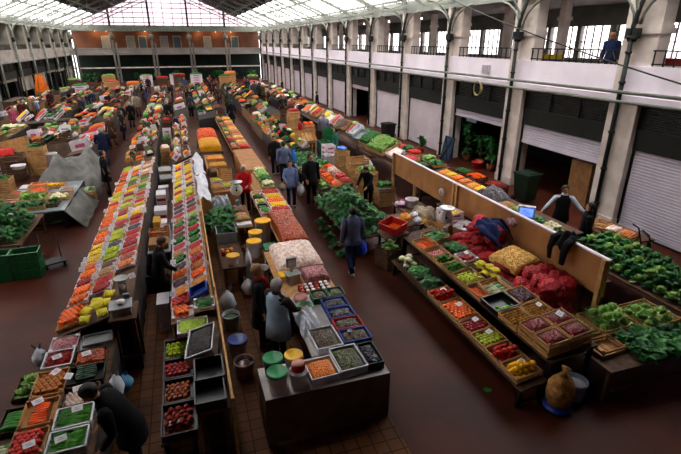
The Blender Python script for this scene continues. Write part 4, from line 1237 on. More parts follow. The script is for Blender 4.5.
b = MB(); b.box((0, 0, 0), (.03, 3.2, .5)); b.box((0, -1.6, -.25), (.04, .05, 1.0)); tag(b.build('side_board', M_wood, None, XF(.17, 6.45, .9)), 'pale wooden side board behind the tipped white crate', 'board')
b = MB(); b.box((0, 0, 0), (.2, .44, .6)); b.box((-.0, 0, .3), (.23, .47, .03)); tag(b.build('foam_box', M_paper, None, XF(-.81, 8.7, .3)), 'white foam box standing in front of the dark coat customer', 'box')
for i, y in enumerate((8.2,)): pass

# ================= the seller's island behind the centre stall
def jar(label, x, y, z, body, lid, r=.045, h=.12, group=None):
    t = thing('jar', label, 'jar', XF(x, y, z), group)
    b = MB(); b.lathe([(r*.9, 0), (r, .01), (r, h*.8), (r*.75, h*.9)], 10); b.build('body', body, t)
    b = MB(); b.lathe([(r*.85, h*.88), (r*.85, h), (0, h)], 10); b.build('lid', lid, t)
m_red = M_pl['red']; m_yel = mat('yellow_plastic', '#f2b814', '#e0a208', rough=.35, objvar=.04)
m_glr = mat('jar_red', '#a82a14', '#7d1a0c', rough=.2); m_gly = mat('jar_yellow', '#d8981c', '#b87812', rough=.2); m_glg = mat('jar_green', '#5a6a24', '#3c4a18', rough=.2)
# greens on a grey crate shelf
table('low shelf with jars and the grey crate behind the centre stall', .42, .95, 9.6, 13.4, .62, .62, M_woodd, M_woodd)
t = tag(inst(crate_mesh('grey', .5, .6, .26), 'crate', XF(.68, 11.35, .623)), 'grey plastic crate under the big bunch of dark greens', 'crate')
for i in range(26):
    a = i*2.4; r_ = .1+.115*math.sqrt(i)
    x_, y_ = .72+r_*.62*math.cos(a), 12.35+r_*1.3*math.sin(a)
    tag(inst(item_mesh('parsley') if i % 3 else item_mesh('kale'), 'leafy_bunch', XF(x_, y_, .63+max(0, .4-.5*r_), a, rnd.uniform(-.3, .3)) @ Matrix.Scale(1.7 if i % 3 else 1.1, 4)), 'bunch of dark leafy greens in the mound behind the centre stall', 'greens', 'dark greens mound behind the centre stall')
for i in range(6):
    jar('preserve jar with bright lid standing by the grey crate', .5+.1*(i % 3), 10.3+.12*(i//3), .623, [m_glr, m_gly, m_glg][i % 3], m_yel if i % 2 else m_red, group='preserve jars by the grey crate')
carton('dim brown box under the jars behind the centre stall', .6, 10.0, 0, .3, .5, .5, m_brn, None)
bucket('pale bucket with yellow rim on the jar shelf', XF(.68, 9.82, .623), M_paper, .14, .2, m_yel)
plastic_bag('white plastic bag hanging behind the jar shelf', XF(1.04, 10.0, .25), M_bagw, .07, .2, .6)
plastic_bag('bunched white plastic bag below the jar shelf', XF(.92, 9.4, .0), M_bagw, .14, .18, .4)
table('wooden counter with nuts beside the yellow lidded tubs', .96, 1.4, 11.6, 13.2, .78, .78, M_wood, M_wood)
crate('wood', 'walnut', XF(1.18, 12.15, .783), .4, .56, .14, None, where='behind the yellow lidded tubs')
crate('wood', 'date', XF(1.18, 12.8, .783), .4, .5, .12, None, where='in front of the round white scale')
carton('flat white box of papers on the nut counter', 1.18, 11.73, .783, .38, .22, .06, M_paper, None)
bucket('big white drum with a yellow lid beside the chestnut heap', XF(1.62, 11.35, .0), M_paper, .2, 1.0, m_yel, handle=False)
bucket('white tub with yellow lid, farther of two by the nut counter', XF(1.36, 10.95, .45), M_paper, .17, .42, m_yel)
bucket('white tub with yellow lid, nearer of two by the nut counter', XF(1.26, 10.55, .4), M_paper, .17, .4, m_yel)
carton('brown crate stand below the two yellow lidded tubs', 1.31, 10.75, 0, .4, .8, .395, m_brn, None)
bucket('white bucket with dark contents on the tiles near the drum', XF(1.08, 10.1, 0), M_paper, .18, .34, None, M_black)
bucket('stacked white bucket standing behind the dark filled bucket', XF(1.3, 9.75, 0), M_paper, .17, .46, None)
bucket('blue lidded white bucket on the tiles behind the centre stall', XF(.45, 7.25, 0), M_paper, .17, .34, M_pl['blue'])
bucket('clear pinkish bucket nearest on the tiles behind the centre stall', XF(.48, 6.65, 0), mat('clear_pink', '#a98a84', '#8f716b', rough=.3), .17, .32, None, mat('brine', '#6f5048', '#5a3e38', rough=.2))
bucket('grey green bucket behind the blue lidded bucket', XF(.42, 8.15, 0), M_pl['grey'], .17, .34, None, mat('salad_bits', '#3f5a3a', '#2c4228'))
plastic_bag('clear plastic bag standing behind the grey green bucket', XF(.42, 8.75, 0), M_bagg, .16, .2, .55)
bucket('small bright blue bottle shaped bucket on the tiles', XF(.98, 9.0, 0), M_pl['blue'], .05, .2, None)
scale_dial('round white dial scale behind the mound of dark greens', XF(1.22, 13.55, .6), h=.75)
carton('brown stand below the round white dial scale', 1.22, 13.55, 0, .4, .5, .595, m_brn)
person('white haired person in a red jacket behind the round scale', 1.62, 14.9, PI*.9, 1.6, coat='#c01622', legs='#2a2a33', hair='white', armL=((.05, .12, -.25), (-.02, .34, -.3)), armR=((.05, .12, -.25), (.0, .34, -.36)))
# far half of the island: boards, crates, bags
IS = 'seller island behind the centre stall'
table('long brown plank counter behind the white ridge sheets', .6, 1.35, 14.9, 20.5, .8, .8, M_ply, M_wood, (M_ply, 'nr'))
for i, (kd, k, x, y, w, d, h, wh) in enumerate([('wood', 'walnut', .78, 15.3, .4, .4, .1, 'round brown heap nearest on the plank counter'), ('wood', None, 1.12, 16.4, .5, .55, .3, 'tall crate on the plank counter'), ('oldwood', 'date', .8, 17.0, .42, .5, .2, 'dark box behind the tall empty crate'), ('card', 'pear', .8, 16.1, .36, .36, .08, 'beside the tall empty crate'), ('card', 'green_apple', 1.12, 15.35, .4, .36, .08, 'under the round scale on the plank counter'), ('wood', 'turmeric', 1.0, 18.2, .7, .6, .14, 'midway along the plank counter'), ('wood', 'apricot', 1.0, 19.4, .7, .6, .14, 'toward the far end of the plank counter')]):
    crate(kd, k, XF(x, y, .803, rnd.uniform(-.1, .1)), w, d, h, None, where=wh, group='crates on the plank counter')
def cloth_heap(label, x, y, z, sx, sy, h, m, name='tarpaulin', cat='tarpaulin', seed=0, rz=0):
    rg = random.Random(label); p = [rg.random()*6 for _ in range(6)]
    b = MB()
    def fn(u, v):
        e = min(u, 1-u, v, 1-v)
        q = min(1, e*5)**.6
        zz = h*q*(.8+.2*math.sin(u*9+p[0])*math.sin(v*7+p[1]))+(.03+.03*h)*math.sin(u*23+v*9+p[2])*q+(.02+.03*h)*abs(math.sin(u*14-v*19+p[3]))*q
        return ((u-.5)*sx*(1+.05*math.sin(v*13+p[3])), (v-.5)*sy*(1+.05*math.sin(u*15+p[4])), max(.004, zz))
    b.grid(fn, 26, 26)
    return tag(b.build(name, m, None, XF(x, y, z, rz)), label, cat)
M_tarp = mat('grey_tarp', '#7d7b76', '#5f5e5b', rough=.85, scale=3, bump=.3, bscale=9)
cloth_heap('grey crumpled tarpaulin lying on the plank counter', .85, 17.8, .805, .45, .9, .2, M_tarp) if False else None
cloth_heap('crumpled clear plastic in front of the dial scale', .78, 14.25, .5, .6, .7, .35, M_bagg, 'plastic_sheet', 'plastic sheet')
table('short box shelf in front of the dial scale', .5, 1.06, 13.75, 14.8, .495, .495, M_woodd, M_woodd)

# ================= olive and nut stall facing the red aisle
M_oil = mat('oilcloth', '#5d5048', '#463c36', rough=.5, scale=2)
m_deck = mat('white_deck', '#c9c2c0', '#b2aaa8', rough=.5, scale=3)
table('near end counter of the olive stall under a grey brown cloth', .6, 2.42, 5.02, 5.72, .82, .82, m_deck, M_woodd, (mat('brown_skirt', '#75604f', '#5b4a3c', rough=.9, scale=3), 'nlr'))
table('aisle counter of the olive stall under the coloured tubs', 1.44, 2.44, 5.74, 7.6, .82, .82, m_deck, M_woodd, (MATS['brown_skirt'], 'r'))
table('aisle counter below the garlic and shallot heaps', 1.4, 2.5, 7.62, 10.0, .72, .72, M_wood, M_woodd, (MATS['brown_skirt'], 'r'))
table('aisle counter below the chestnut heap', 1.86, 2.56, 10.02, 12.3, .72, .72, M_wood, M_woodd, (MATS['brown_skirt'], 'r'))
def tub(kd, k, x, y, w, d, wh, rz=0, h=.13): crate(kd, k, XF(x, y, .824, rz), w, d, h, None, hi=True, where=wh, group='olive tubs', crown=.12)
tub('white', 'lupin', 1.46, 5.3, .42, .44, 'nearest tub beside the drums', .05)
tub('white', 'olive', 1.9, 5.4, .42, .56, 'nearest corner of the olive counter', .04)
tub('white', 'brown_olive', 1.72, 6.0, .42, .56, 'behind the nearest olive tub', .04)
tub('green', 'black_olive', 2.23, 5.33, .22, .56, 'nearest dark tub at the aisle edge', 0) if False else None
tub('dgreen', 'black_olive', 2.25, 5.4, .26, .52, 'nearest tub on the aisle edge')
tub('blue', 'brown_olive', 2.2, 5.92, .46, .34, 'with a white cup, before the red tub')
tub('red', 'brown_olive', 2.2, 6.28, .46, .32, 'between two blue tubs')
tub('blue', 'black_olive', 2.19, 6.63, .44, .32, 'just behind the red tub')
tub('blue', 'black_olive', 2.19, 6.97, .44, .31, 'second behind the red tub')
tub('green', 'olive', 2.32, 7.33, .3, .32, 'aisle side of the two farthest tubs')
tub('green', 'brown_olive', 2.0, 7.33, .3, .32, 'inner side of the two farthest tubs')
bucket('small white cup standing on the olives of the blue tub', XF(2.12, 5.95, .955), M_paper, .035, .06, None, handle=False, cat='cup')
m_lgreen = mat('green_lid', '#1f8a4c', '#177040', rough=.35, objvar=.03); m_drum = mat('drum_dark', '#2b2f35', '#1d2024', rough=.4)
bucket('green lidded drum, farther of the two at the counter corner', XF(.8, 5.5, .824), m_drum, .14, .3, m_lgreen)
bucket('green lidded drum, nearer of the two at the counter corner', XF(.8, 5.18, .824), M_paper, .14, .3, m_lgreen)
bucket('yellow lidded drum beside the two green lidded drums', XF(1.1, 5.5, .824), M_paper, .13, .28, m_yel)
bucket('white drum topped with a jar of red pickles', XF(1.1, 5.2, .824), M_paper, .13, .24, None)
jar('squat jar of red pickles standing on the white drum', 1.1, 5.2, 1.075, m_glr, mat('pink_lid', '#c98a7d', '#b5766a', rough=.4), .1, .12)
jar('small dark jar beside the orange lupin tub', 1.24, 5.36, .824, M_black, M_pl['grey'], .045, .13)
cloth_heap('crumpled clear plastic bags beside the brown olives', 1.6, 6.6, .824, .36, .75, .2, M_bagw, 'plastic_bags', 'plastic bags')
bucket('shallow pale green bowl behind the plastic bags', XF(1.66, 7.1, .824), mat('pale_green', '#7fa88a', '#6a9476', rough=.4), .16, .08, None, handle=False, cat='bowl')
bucket('shallow pink bowl behind the pale green bowl', XF(1.66, 7.42, .824), mat('pale_pink', '#c99a90', '#b58478', rough=.4), .14, .09, None, mat('pink_bits', '#b87a6c', '#a0604f'), handle=False, cat='bowl')
for i in range(18):
    jar('squat jar with white lid in the cluster behind the green tubs', 1.78+.105*(i % 6), 7.72+.115*(i//6), .724, [m_glr, m_gly, m_glg, m_glr][i % 4], M_paper if i % 3 else m_red, .045, .13, group='pickle jars behind the green tubs')
t = thing('counter_scale', 'tall silver counter scale in front of the garlic heap', 'scale', XF(1.72, 8.35, .724, .2))
b = MB(); b.box((0, 0, .1), (.22, .26, .2)); b.box((.0, .05, .3), (.06, .06, .25)); b.build('body', M_steel, t)
b = MB(); b.box((0, .02, .44), (.2, .06, .2)); b.build('display_head', M_steel, t)
b = MB(); b.box((0, -.012, .45), (.15, .01, .12)); b.build('display', M_paper, t)
b = MB(); b.box((0, -.02, .215), (.3, .24, .015)); b.build('plate', M_steel, t)
def heap(k, label, x, y, z, w, d, h, cat, rz=0):
    return tag(inst(heap_mesh(k, w, d, h, True), k+'_heap', XF(x, y, z, rz)), label, cat, None, 'stuff')
heap('shallot', 'purple shallots heaped at the aisle edge before the garlic', 2.2, 8.35, .724, .5, .5, .22, 'shallots')
heap('garlic_pile', 'large pale heap of garlic bulbs spilling across the counter', 2.0, 9.3, .724, .95, 1.25, .32, 'garlic')
heap('chestnut', 'large heap of reddish brown chestnuts beside the white drum', 2.2, 11.15, .724, .64, 2.15, .32, 'chestnuts')
cloth_heap('green and white sacks folded below the garlic heap', 1.62, 9.0, .724, .3, .35, .12, mat('sack_green', '#2f6a48', '#d8d8d0', rough=.8, scale=4, lo=.45, hi=.5), 'folded_sack', 'sack') if False else None
carton('green and white box of bags between garlic and tubs', 1.62, 10.35, .0, .3, .44, .7, mat('green_card', '#3a7a52', '#2c6242', rough=.7), M_paper)
carton('small yellow box lying in front of the garlic heap', 1.58, 8.55, .724, .2, .3, .12, m_yel, M_paper)
# beyond: white trays, greens, crates of nuts
table('aisle counter below the white labelled trays', 1.75, 2.66, 12.32, 14.8, .72, .72, M_wood, M_woodd, (MATS['brown_skirt'], 'r'))
EW = 'labelled trays by aisle'
for i in range(5):
    crate('card', ['tomato', 'lemon', 'mandarin', 'lemon', 'tomato'][i], XF(2.36, 12.62+.44*i, .724), .55, .42, .1, EW)
    crate('oldwood' if i % 2 else 'card', ['avocado', 'spinach', 'pear', 'green_pepper', 'walnut'][i], XF(1.9, 12.62+.44*i, .724), .28, .4, .1, EW)
table('wooden counter of greens past the white labelled trays', 1.9, 2.7, 14.85, 17.2, .72, .72, M_wood, M_woodd, (M_ply, 'lr'))
for i in range(5):
    crate('wood', ['cauliflower', 'savoy', 'cabbage', 'lettuce', 'cauliflower'][i], XF(2.42, 15.1+.46*i, .724), .48, .44, .1, 'counter of greens', crown=.2)
table('bare plank counter beside the red aisle past the greens', 1.9, 2.72, 17.25, 21.0, .85, .85, M_ply, M_wood, (M_ply, 'lrn'))
table('nut counter along the far part of the red aisle', 1.85, 2.76, 21.05, 31.0, .75, .75, M_wood, M_woodd, (M_ply, 'r'))
ENR = 'nut counter'
tray_row(ENR, 2.46, 21.2, .62, 'tomato walnut peanut chestnut peanut walnut chestnut walnut peanut apricot chestnut walnut peanut strawberry lemon walnut', ['wood'], .75, .54, .58, .1, crown=.15)
tray_row('inner nut counter', 2.02, 21.2, .62, 'chestnut walnut plum tomato walnut spinach peanut cabbage walnut spinach tomato walnut savoy plum walnut apricot', ['oldwood'], .75, .3, .55, .12, crown=.16)
table('counter with big red and yellow heaps past the ridge sheets', .45, 1.5, 21.0, 26.0, .8, .8, M_woodd, M_woodd)
heap('turmeric', 'large yellow heap of nuts past the plank counter', .95, 22.0, .803, .9, 1.6, .4, 'nuts')
heap('pepper_heap', 'large red orange heap of peppers past the yellow heap', .95, 24.0, .803, .9, 1.9, .5, 'peppers')

for i in range(44):
    x = rnd.choice([-2.4, -2.04, -1.66, -1.28]); y = rnd.uniform(8.6, 18.8)
    price_tag(XF(x, y, zB(x)+.13, rnd.uniform(-.5, .5), R(50)), 'small white price card standing among the trays of the long fruit stall', .12, .1, 'price cards of the long fruit stall')
for i in range(26):
    x = rnd.choice([-.6, -.26, .09]); y = rnd.uniform(8.3, 19)
    price_tag(XF(x, y, zC(x)+.13, rnd.uniform(-.5, .5), R(50)), 'small white price card standing among the trays of the centre stall', .12, .1, 'price cards of the centre stall')
# ================= tiered vegetable stall on the other side of the red aisle
FT = R(8)
def shelf_stand(label, x0, x1, y0, y1, z):
    return table(label, x0, x1, y0, y1, z, z+(x1-x0)*math.tan(FT), M_woodd, M_irond)
shelf_stand('low front shelf of the tiered vegetable stall', 4.36, 4.86, 4.5, 9.3, .38)
shelf_stand('upper shelf of the tiered vegetable stall', 4.88, 5.78, 4.55, 9.9, .74)
def zl(x): return .38+(x-4.36)*math.tan(FT)+.004
def zu(x): return .74+(x-4.88)*math.tan(FT)+.004
def fl(kd, k, y, d, lone=0, where='', hi=True, h=.13, tag_=None, crown=None):
    crate(kd, k, XF(4.61, y, zl(4.61), 0, 0, -FT), .47, d, h, None, hi=True, lone=lone, where=where, group='crates on the low shelf', crown=crown)
    if tag_: price_tag(XF(4.6, y+.02, zl(4.6)+h+.075, .4, .2), tag_, .13, .09)
fl('wood', 'yellow_pepper', 4.83, .42, 30, 'nearest end of the low shelf', tag_='white price card lying on the yellow peppers')
fl('wood', 'red_pepper', 5.26, .42, 30, 'second along the low shelf')
fl('wood', 'green_apple', 5.69, .42, 46, 'third along the low shelf', tag_='white price card lying on the yellow green apples')
fl('wood', 'red_apple', 6.1, .38, 42, 'fourth along the low shelf', tag_='white price card lying on the red apples')
fl('wood', 'orange', 6.65, .66, 84, 'fifth along the low shelf', tag_='white price card lying on the big crate of oranges')
fl('wood', 'red_pepper', 7.25, .48, 34, 'behind the big crate of oranges', tag_='white price card lying on the farther red peppers')
fl('oldwood', 'kale', 7.78, .5, 0, 'behind the farther red peppers', crown=.17)
fl('oldwood', 'spinach', 8.31, .5, 0, 'before the cauliflowers', crown=.17)
fl('oldwood', 'cauliflower', 8.84, .5, 9, 'far end of the low shelf')
def fu(kd, k, x, y, w, d, lone=0, where='', h=.12, tag_=None, crown=None, rz=0):
    crate(kd, k, XF(x, y, zu(x), rz, 0, -FT), w, d, h, None, hi=True, lone=lone, where=where, group='crates on the upper shelf', crown=crown)
    if tag_: price_tag(XF(x, y+.03, zu(x)+h+.07, .5, .2), tag_, .12, .09)
# stacked cherry crates at the near end
for lv in range(2):
    for i in range(2):
        for j in range(2):
            x, y = 5.09+.43*i, 4.8+.36*j
            wh = '%s level, %s of the near end stack' % (['lower', 'upper'][lv], [['aisle corner', 'aisle side'], ['far corner', 'bag side']][i][j])
            if lv: crate('wood', 'cherry', XF(x, y, zu(x)+.135*lv, 0, 0, -FT), .41, .34, .125, None, hi=True, where=wh, group='cherry crate stack')
            else: crate('wood', None, XF(x, y, zu(x), 0, 0, -FT), .41, .34, .125, None, where=wh, group='cherry crate stack')
price_tag(XF(5.52, 5.16, zu(5.5)+.3, .5, .2), 'white price card standing on the stacked cherry crates', .16, .11)
fu('wood', 'kiwi', 5.09, 5.62, .42, .49, 60, 'aisle edge of the upper shelf')
fu('wood', 'kiwi', 5.53, 5.62, .42, .49, 60, 'second row of the upper shelf', tag_='white price card lying on the brown kiwis')
fu('black', 'lime', 5.12, 6.14, .48, .5, 12, 'beside the aisle side kiwis')
fu('wood', 'plum', 5.58, 6.14, .4, .5, 0, 'beside the second row kiwis') 
fu('wood', 'carrot', 5.0, 6.66, .24, .5, 12, 'aisle edge beside the leeks')
fu('wood', 'leek', 5.36, 6.66, .44, .5, 8, 'between carrots and red net sacks')
fu('wood', 'pear', 5.12, 7.19, .46, .52, 36, 'in front of the yellow bananas')
for i in range(7):
    tag(inst(item_mesh('banana'), 'banana_bunch', XF(5.58+.05*(i % 2)-.1*(i % 3 == 2), 7.0+.09*i, zu(5.55)+.0+.09*(i % 2), 1.4+.3*(i % 3), 0, -FT)), 'bunch of ripe yellow bananas behind the crate of yellow pears', 'bananas', 'bananas on the tiered stall')
fu('wood', 'avocado', 5.1, 7.68, .42, .4, 26, 'next after the yellow pears')
fu('wood', 'green_pepper', 5.1, 8.08, .42, .38, 20, 'next after the avocados')
fu('card', 'red_apple', 5.55, 7.95, .36, .44, 22, 'beside the parsley bunches', tag_='white price card lying on the small red apple tray', h=.09)
fu('wood', 'radish', 5.1, 8.5, .42, .4, 40, 'next after the small green peppers')
fu('wood', 'carrot', 5.1, 9.0, .44, .52, 26, 'far end of the upper shelf')
for i in range(9):
    tag(inst(item_mesh('parsley'), 'parsley_bunch', XF(5.5+.13*(i % 3), 8.38+.13*(i//3), zu(5.5)+.01, i*1.3) @ Matrix.Scale(1.25, 4)), 'bunch of bright green parsley between radishes and scales', 'parsley', 'parsley bunches on the tiered stall')
fu('wood', 'spinach', 5.5, 9.22, .5, .56, 0, 'dark leaves at the far end', crown=.13)
crate('red', 'carrot', XF(4.75, 10.05, .86, .35, 0, -.2), .46, .6, .2, None, hi=True, lone=26, where='tilted beside the kale heap', group='crates on the upper shelf')
table('small dark table holding the tilted red crate', 4.42, 5.05, 9.75, 10.4, .72, .84, M_woodd, M_irond)
# things on the seller's side
table('seller bench behind the tiered stall loaded with scales and boxes', 5.85, 6.75, 9.35, 12.6, .62, .62, M_woodd, M_woodd)
scale_dial('white round dial scale nearest the parsley bunches', XF(5.98, 9.62, .623, -.5), h=.7)
t = thing('hanging_scale', 'small round dial scale hanging on the plywood board', 'scale', XF(6.74, 11.2, 1.32))
b = MB(); b.lathe([(0, -.03), (.1, -.03), (.11, 0), (.1, .03), (0, .03)], 16, T=Matrix.Rotation(-PI/2-.2, 4, 'Y')); b.build('dial', M_paper, t)
b = MB(); b.box((-.04, 0, .0), (.02, .02, .08)); b.tube([(0, 0, -.1), (0, 0, -.35)], .012, 6); b.lathe([(0, 0), (.1, .02), (.12, .06), (.1, .03), (0, .01)], 12, c=(0, 0, -.42)); b.build('pan', M_steel, t)
b = MB(); b.tube([(0, 0, .1), (.06, 0, .22), (.09, 0, .36)], .008, 5); b.build('hook', M_steel, t)
carton('wooden box under the pair of yellow fruit boxes', 6.32, 9.98, .623, .46, .6, .3, M_wood)
for i, z in enumerate((.926, 1.08)):
    t = crate('card', 'lemon' if i else None, XF(6.32, 9.98+.03*i, z, .1), .46, .6, .14, None, hi=True, lone=40 if i else 0, where='%s of the pair stacked by the board' % ('upper' if i else 'lower'), group='yellow fruit boxes', crown=None)
crate('wood', None, XF(5.99, 10.3, .623, .0), .22, .5, .14, None, where='on the seller bench beside the dial scale')
cloth_heap('white sheet of papers draped beside the yellow fruit boxes', 6.47, 9.47, .93, .5, .42, .1, M_paper, 'paper_sheets', 'papers', rz=.3)
carton('brown box below the white papers beside the bench', 6.47, 9.5, .623, .5, .3, .3, m_brn)
for i, (x, y, sx, m_, lb, k) in enumerate([(5.45, 10.7, 1, None, 'oranges in a clear bag', 'orange')]):
    plastic_bag('plastic bag full of oranges behind the tilted red crate', XF(5.4, 10.75, .74), mat('bag_orange', '#f0a01e', '#d98412', rough=.4, scale=20), .17, .17, .26)
plastic_bag('white tied plastic bag, nearer beside the bag of oranges', XF(5.62, 10.45, .74), M_bagw, .13, .12, .22)
plastic_bag('white tied plastic bag, farther beside the bag of oranges', XF(5.72, 10.85, .74), M_bagw, .13, .12, .22)
table('crowded low bench beside the kale heap', 5.1, 5.83, 10.42, 11.4, .735, .735, M_woodd, M_woodd)
cloth_heap('grey brown canvas sack slumped on the seller bench', 6.2, 11.15, .63, .7, .55, .3, mat('canvas', '#b5a491', '#968673', rough=.9), 'canvas_sack', 'sack')
cloth_heap('yellow cloth lying before the canvas sack', 5.95, 10.72, .63, .3, .3, .08, mat('yellow_cloth', '#c9a21e', '#a88412', rough=.9), 'cloth', 'cloth')
bucket('white tub on the seller bench beyond the canvas sack', XF(6.3, 12.15, .623), M_paper, .2, .24, None)
plastic_bag('pink white plastic bag beyond the canvas sack', XF(6.0, 12.25, .623), mat('bag_pink', '#dfc0d4', '#c06aa0', rough=.4, scale=5), .2, .16, .18)
bucket('dark round bowl on the bench behind the dial scale', XF(6.1, 10.75, .623), M_drum if False else m_drum, .18, .1, None, handle=False, cat='bowl') if False else None
# plywood board along the back of the stall
for i, (y0, y1) in enumerate(((5.55, 10.6), (10.62, 14.75))):
    t = thing('board', '%s plywood board panel behind the vegetable stall' % ('nearer long' if i == 0 else 'farther'), 'board', XF(6.86, (y0+y1)/2, 0))
    b = MB(); b.box((0, 0, 1.33), (.03, y1-y0-.01, .72)); b.build('panel', M_ply, t)
    b = MB(); b.box((0, 0, 1.71), (.07, y1-y0-.01, .03)); b.build('top_strip', M_white, t)
    for k, yy in enumerate((-1, 1)):
        b = MB(); b.box((-.05, yy*((y1-y0)/2-.08), .85), (.07, .09, 1.7)); b.build('post', M_wood, t)
    if i:
        b = MB(); b.box((-.05, .3, .5), (.07, .09, 1.0)); b.build('post', M_wood, t)
# red net sacks piled against the board
m_net = mat('red_net', '#d00c20', '#900717', rough=.6, scale=42, tex='voronoi', bump=1.0, objvar=.22, lo=.1, hi=.8)
m_netd = mat('dark_red_net', '#8a121c', '#540a12', rough=.6, scale=42, tex='voronoi', bump=1.0, objvar=.2, lo=.1, hi=.8)
def sack_mesh(sd, m):
    rg = random.Random(sd); ph = [rg.random()*6 for _ in range(4)]; b = MB()
    def fn(v):
        q = 1+.1*math.sin(v.x*8+ph[0])*math.sin(v.y*8+ph[1])+.05*math.sin(v.z*9+ph[2])+.05*math.sin(v.x*17+v.y*13+ph[3])
        z = v.z
        if z < -.4: z = -.4-(abs(z)-.4)*.25
        return Vector((v.x*q, v.y*q, z*q+.52))
    b.ell((0, 0, 0), (.27, .185, .15), 18, 11, fn=fn)
    b.tube([(.24, 0, .09), (.29, .01, .1), (.34, .03, .12)], [.045, .018, .045], 7)
    return b.mesh('onion_sack', m)
SM = [sack_mesh(i, m_net) for i in range(3)]; SD = [sack_mesh(10+i, m_netd) for i in range(2)]
t = table('low wooden platform under the red net sacks', 5.86, 6.76, 5.7, 9.3, .3, .3, M_woodd, M_woodd)
def sack(x, y, z, a, dark=False, lab='red net sack of onions in the big pile against the plywood board', grp='red net sacks by the board'):
    return tag(inst(rnd.choice(SD if dark else SM), 'onion_sack', XF(x, y, z, a, rnd.uniform(-.08, .08), rnd.uniform(-.12, .12)) @ Matrix.Scale(rnd.uniform(.94, 1.08), 4)), lab, 'sack', grp)
for l, (z, x0) in enumerate(((.31, 5.9), (.46, 5.9), (.61, 5.94), (.76, 6.02), (.9, 6.2), (1.05, 6.4))):
    y = 5.86+.06*l
    while y < 9.12-.06*l:
        x = x0
        while x < 6.66:
            if not (6.85 < y < 7.75 and l >= 3) and not (l == 4 and 7.6 < y < 8.2) and not (l == 5 and y < 8.05) and not (l == 5 and y > 9.0):
                sack(x+rnd.uniform(-.05, .05), y+rnd.uniform(-.04, .04), z+rnd.uniform(0, .03), PI+rnd.uniform(-.7, .7), (l == 0 or (y > 8.2 and x < 6.15 and l < 3)) and rnd.random() < .7)
            x += .4
        y += .29
for i in range(4): sack(6.42+.05*(i % 2), 8.3+.2*i, 1.2, PI+.5*i-.6)
# open sack of pale peanuts
t = thing('peanut_sack', 'open red sack full of pale peanuts on the red net pile', 'sack', XF(6.32, 7.3, .78, .1, 0, -.22))
b = MB(); n_ = 20
rings = []
for q, zz in ((.86, 0), (1.0, .1), (1.03, .2), (.97, .27)):
    rings.append([(q*.36*math.cos(2*PI*k/n_)*(1+.12*abs(math.cos(2*PI*k/n_))), q*.42*math.sin(2*PI*k/n_)*(1+.12*abs(math.sin(2*PI*k/n_))), zz) for k in range(n_)])
b.loft(rings); b.build('sack_body', m_net, t)
o = inst(heap_mesh('peanut', .66, .78, .2, True), 'peanuts', Matrix.Translation((0, 0, .2)), t); o['kind'] = 'stuff'; o['label'] = 'pale peanuts filling the open sack'
# garments lying on the pile and the board
def garment(label, x, y, z, rz, m, sx=.5, sy=.42, drop=.35, name='jacket', hang=False):
    t = thing(name, label, 'jacket', XF(x, y, z, rz))
    b = MB(); p = random.Random(label).random()*6
    b.grid(lambda u, v: ((u-.5)*sx*(1-.25*v), (v-.5)*sy, .07*math.sin(PI*u)+.03*math.sin(u*13+p)+.025*math.sin(v*11+p)-drop*max(0, .45-v)**1.4), 16, 16)
    b.build('body', m, t)
    for s in (-1, 1):
        b = MB(); b.tube([(s*sx*.34, sy*.1, .02), (s*sx*.42, -sy*.35, -.06), (s*sx*.4, -sy*.5, -.28), (s*sx*.36, -sy*.48, -.5)] if hang else [(s*sx*.36, sy*.2, .03), (s*sx*.6, -.02, .0), (s*sx*.55, -.26, -.14), (s*sx*.42, -.45, -.34)], [(.08, .035), (.085, .04), (.075, .04), (.06, .03)], 9); b.build('sleeve', m, t)
    return t
garment('dark blue jacket thrown over the red net sacks', 6.4, 8.35, 1.4, .5, cloth('#15224f'), .75, .6, .5)
garment('black jacket hanging over the plywood board by the blue display', 6.83, 6.6, 1.76, PI/2*3+0, cloth('#121214'), .46, .36, .9, hang=True)
plastic_bag('dark red bag hanging on the board beside the sacks', XF(6.66, 8.0, 1.45), mat('bag_maroon', '#7a2430', '#b59aa2', rough=.5, scale=9), .09, .16, .24)
# kale and greens heaped at the far end of the tiered stall
KT = 'heap of dark kale beside the red aisle'
table('broad low counter under the heap of dark kale', 3.75, 5.04, 10.45, 14.2, .5, .62, M_woodd, M_woodd)
i = 0
for l in range(4):
    for j in range(11-l*2):
        for q in range(4-l):
            x = 3.88+.16*l+.34*q+rnd.uniform(-.06, .06); y = 10.6+.3*l+.33*j+rnd.uniform(-.06, .06); z = .52+(x-3.75)*.09+.19*l
            kd = rnd.choice(['kale', 'kale', 'savoy' if l else 'kale', 'spinach'])
            tag(inst(item_mesh(kd), K[kd][4], XF(x, y, z, rnd.uniform(0, 6), rnd.uniform(-.2, .2)) @ Matrix.Scale(rnd.uniform(.95, 1.25), 4)), '%s in the heap of dark greens beside the red aisle' % {'kale': 'bunch of dark kale', 'savoy': 'dark green cabbage', 'spinach': 'loose leafy bunch'}[kd], 'greens', KT); i += 1
for j in range(5):
    tag(inst(item_mesh('kale'), 'kale_bunch', XF(3.55+.03*j, 10.7+.62*j, .02, j*1.7) @ Matrix.Scale(1.1, 4)), 'bunch of kale lying on the floor against the kale counter', 'greens', 'kale on the floor')
crate('oldwood', 'cabbage', XF(4.5, 9.75, .43, .3), .52, .48, .16, None, hi=True, lone=7, where='at the kale end', group='crates on the low shelf')
carton('dark low box under the crate of green cabbages', 4.5, 9.75, 0, .5, .5, .425, M_woodd, None, .3)
for j in range(4): tag(inst(item_mesh('cauliflower'), 'cauliflower', XF(4.93+.18*(j % 2), 9.72-.02*j+.0, zu(5)+.02+.0, j) @ Matrix.Scale(.9, 4)), 'loose cauliflower beside the tilted red crate', 'cauliflower', 'loose cauliflowers') if False else None
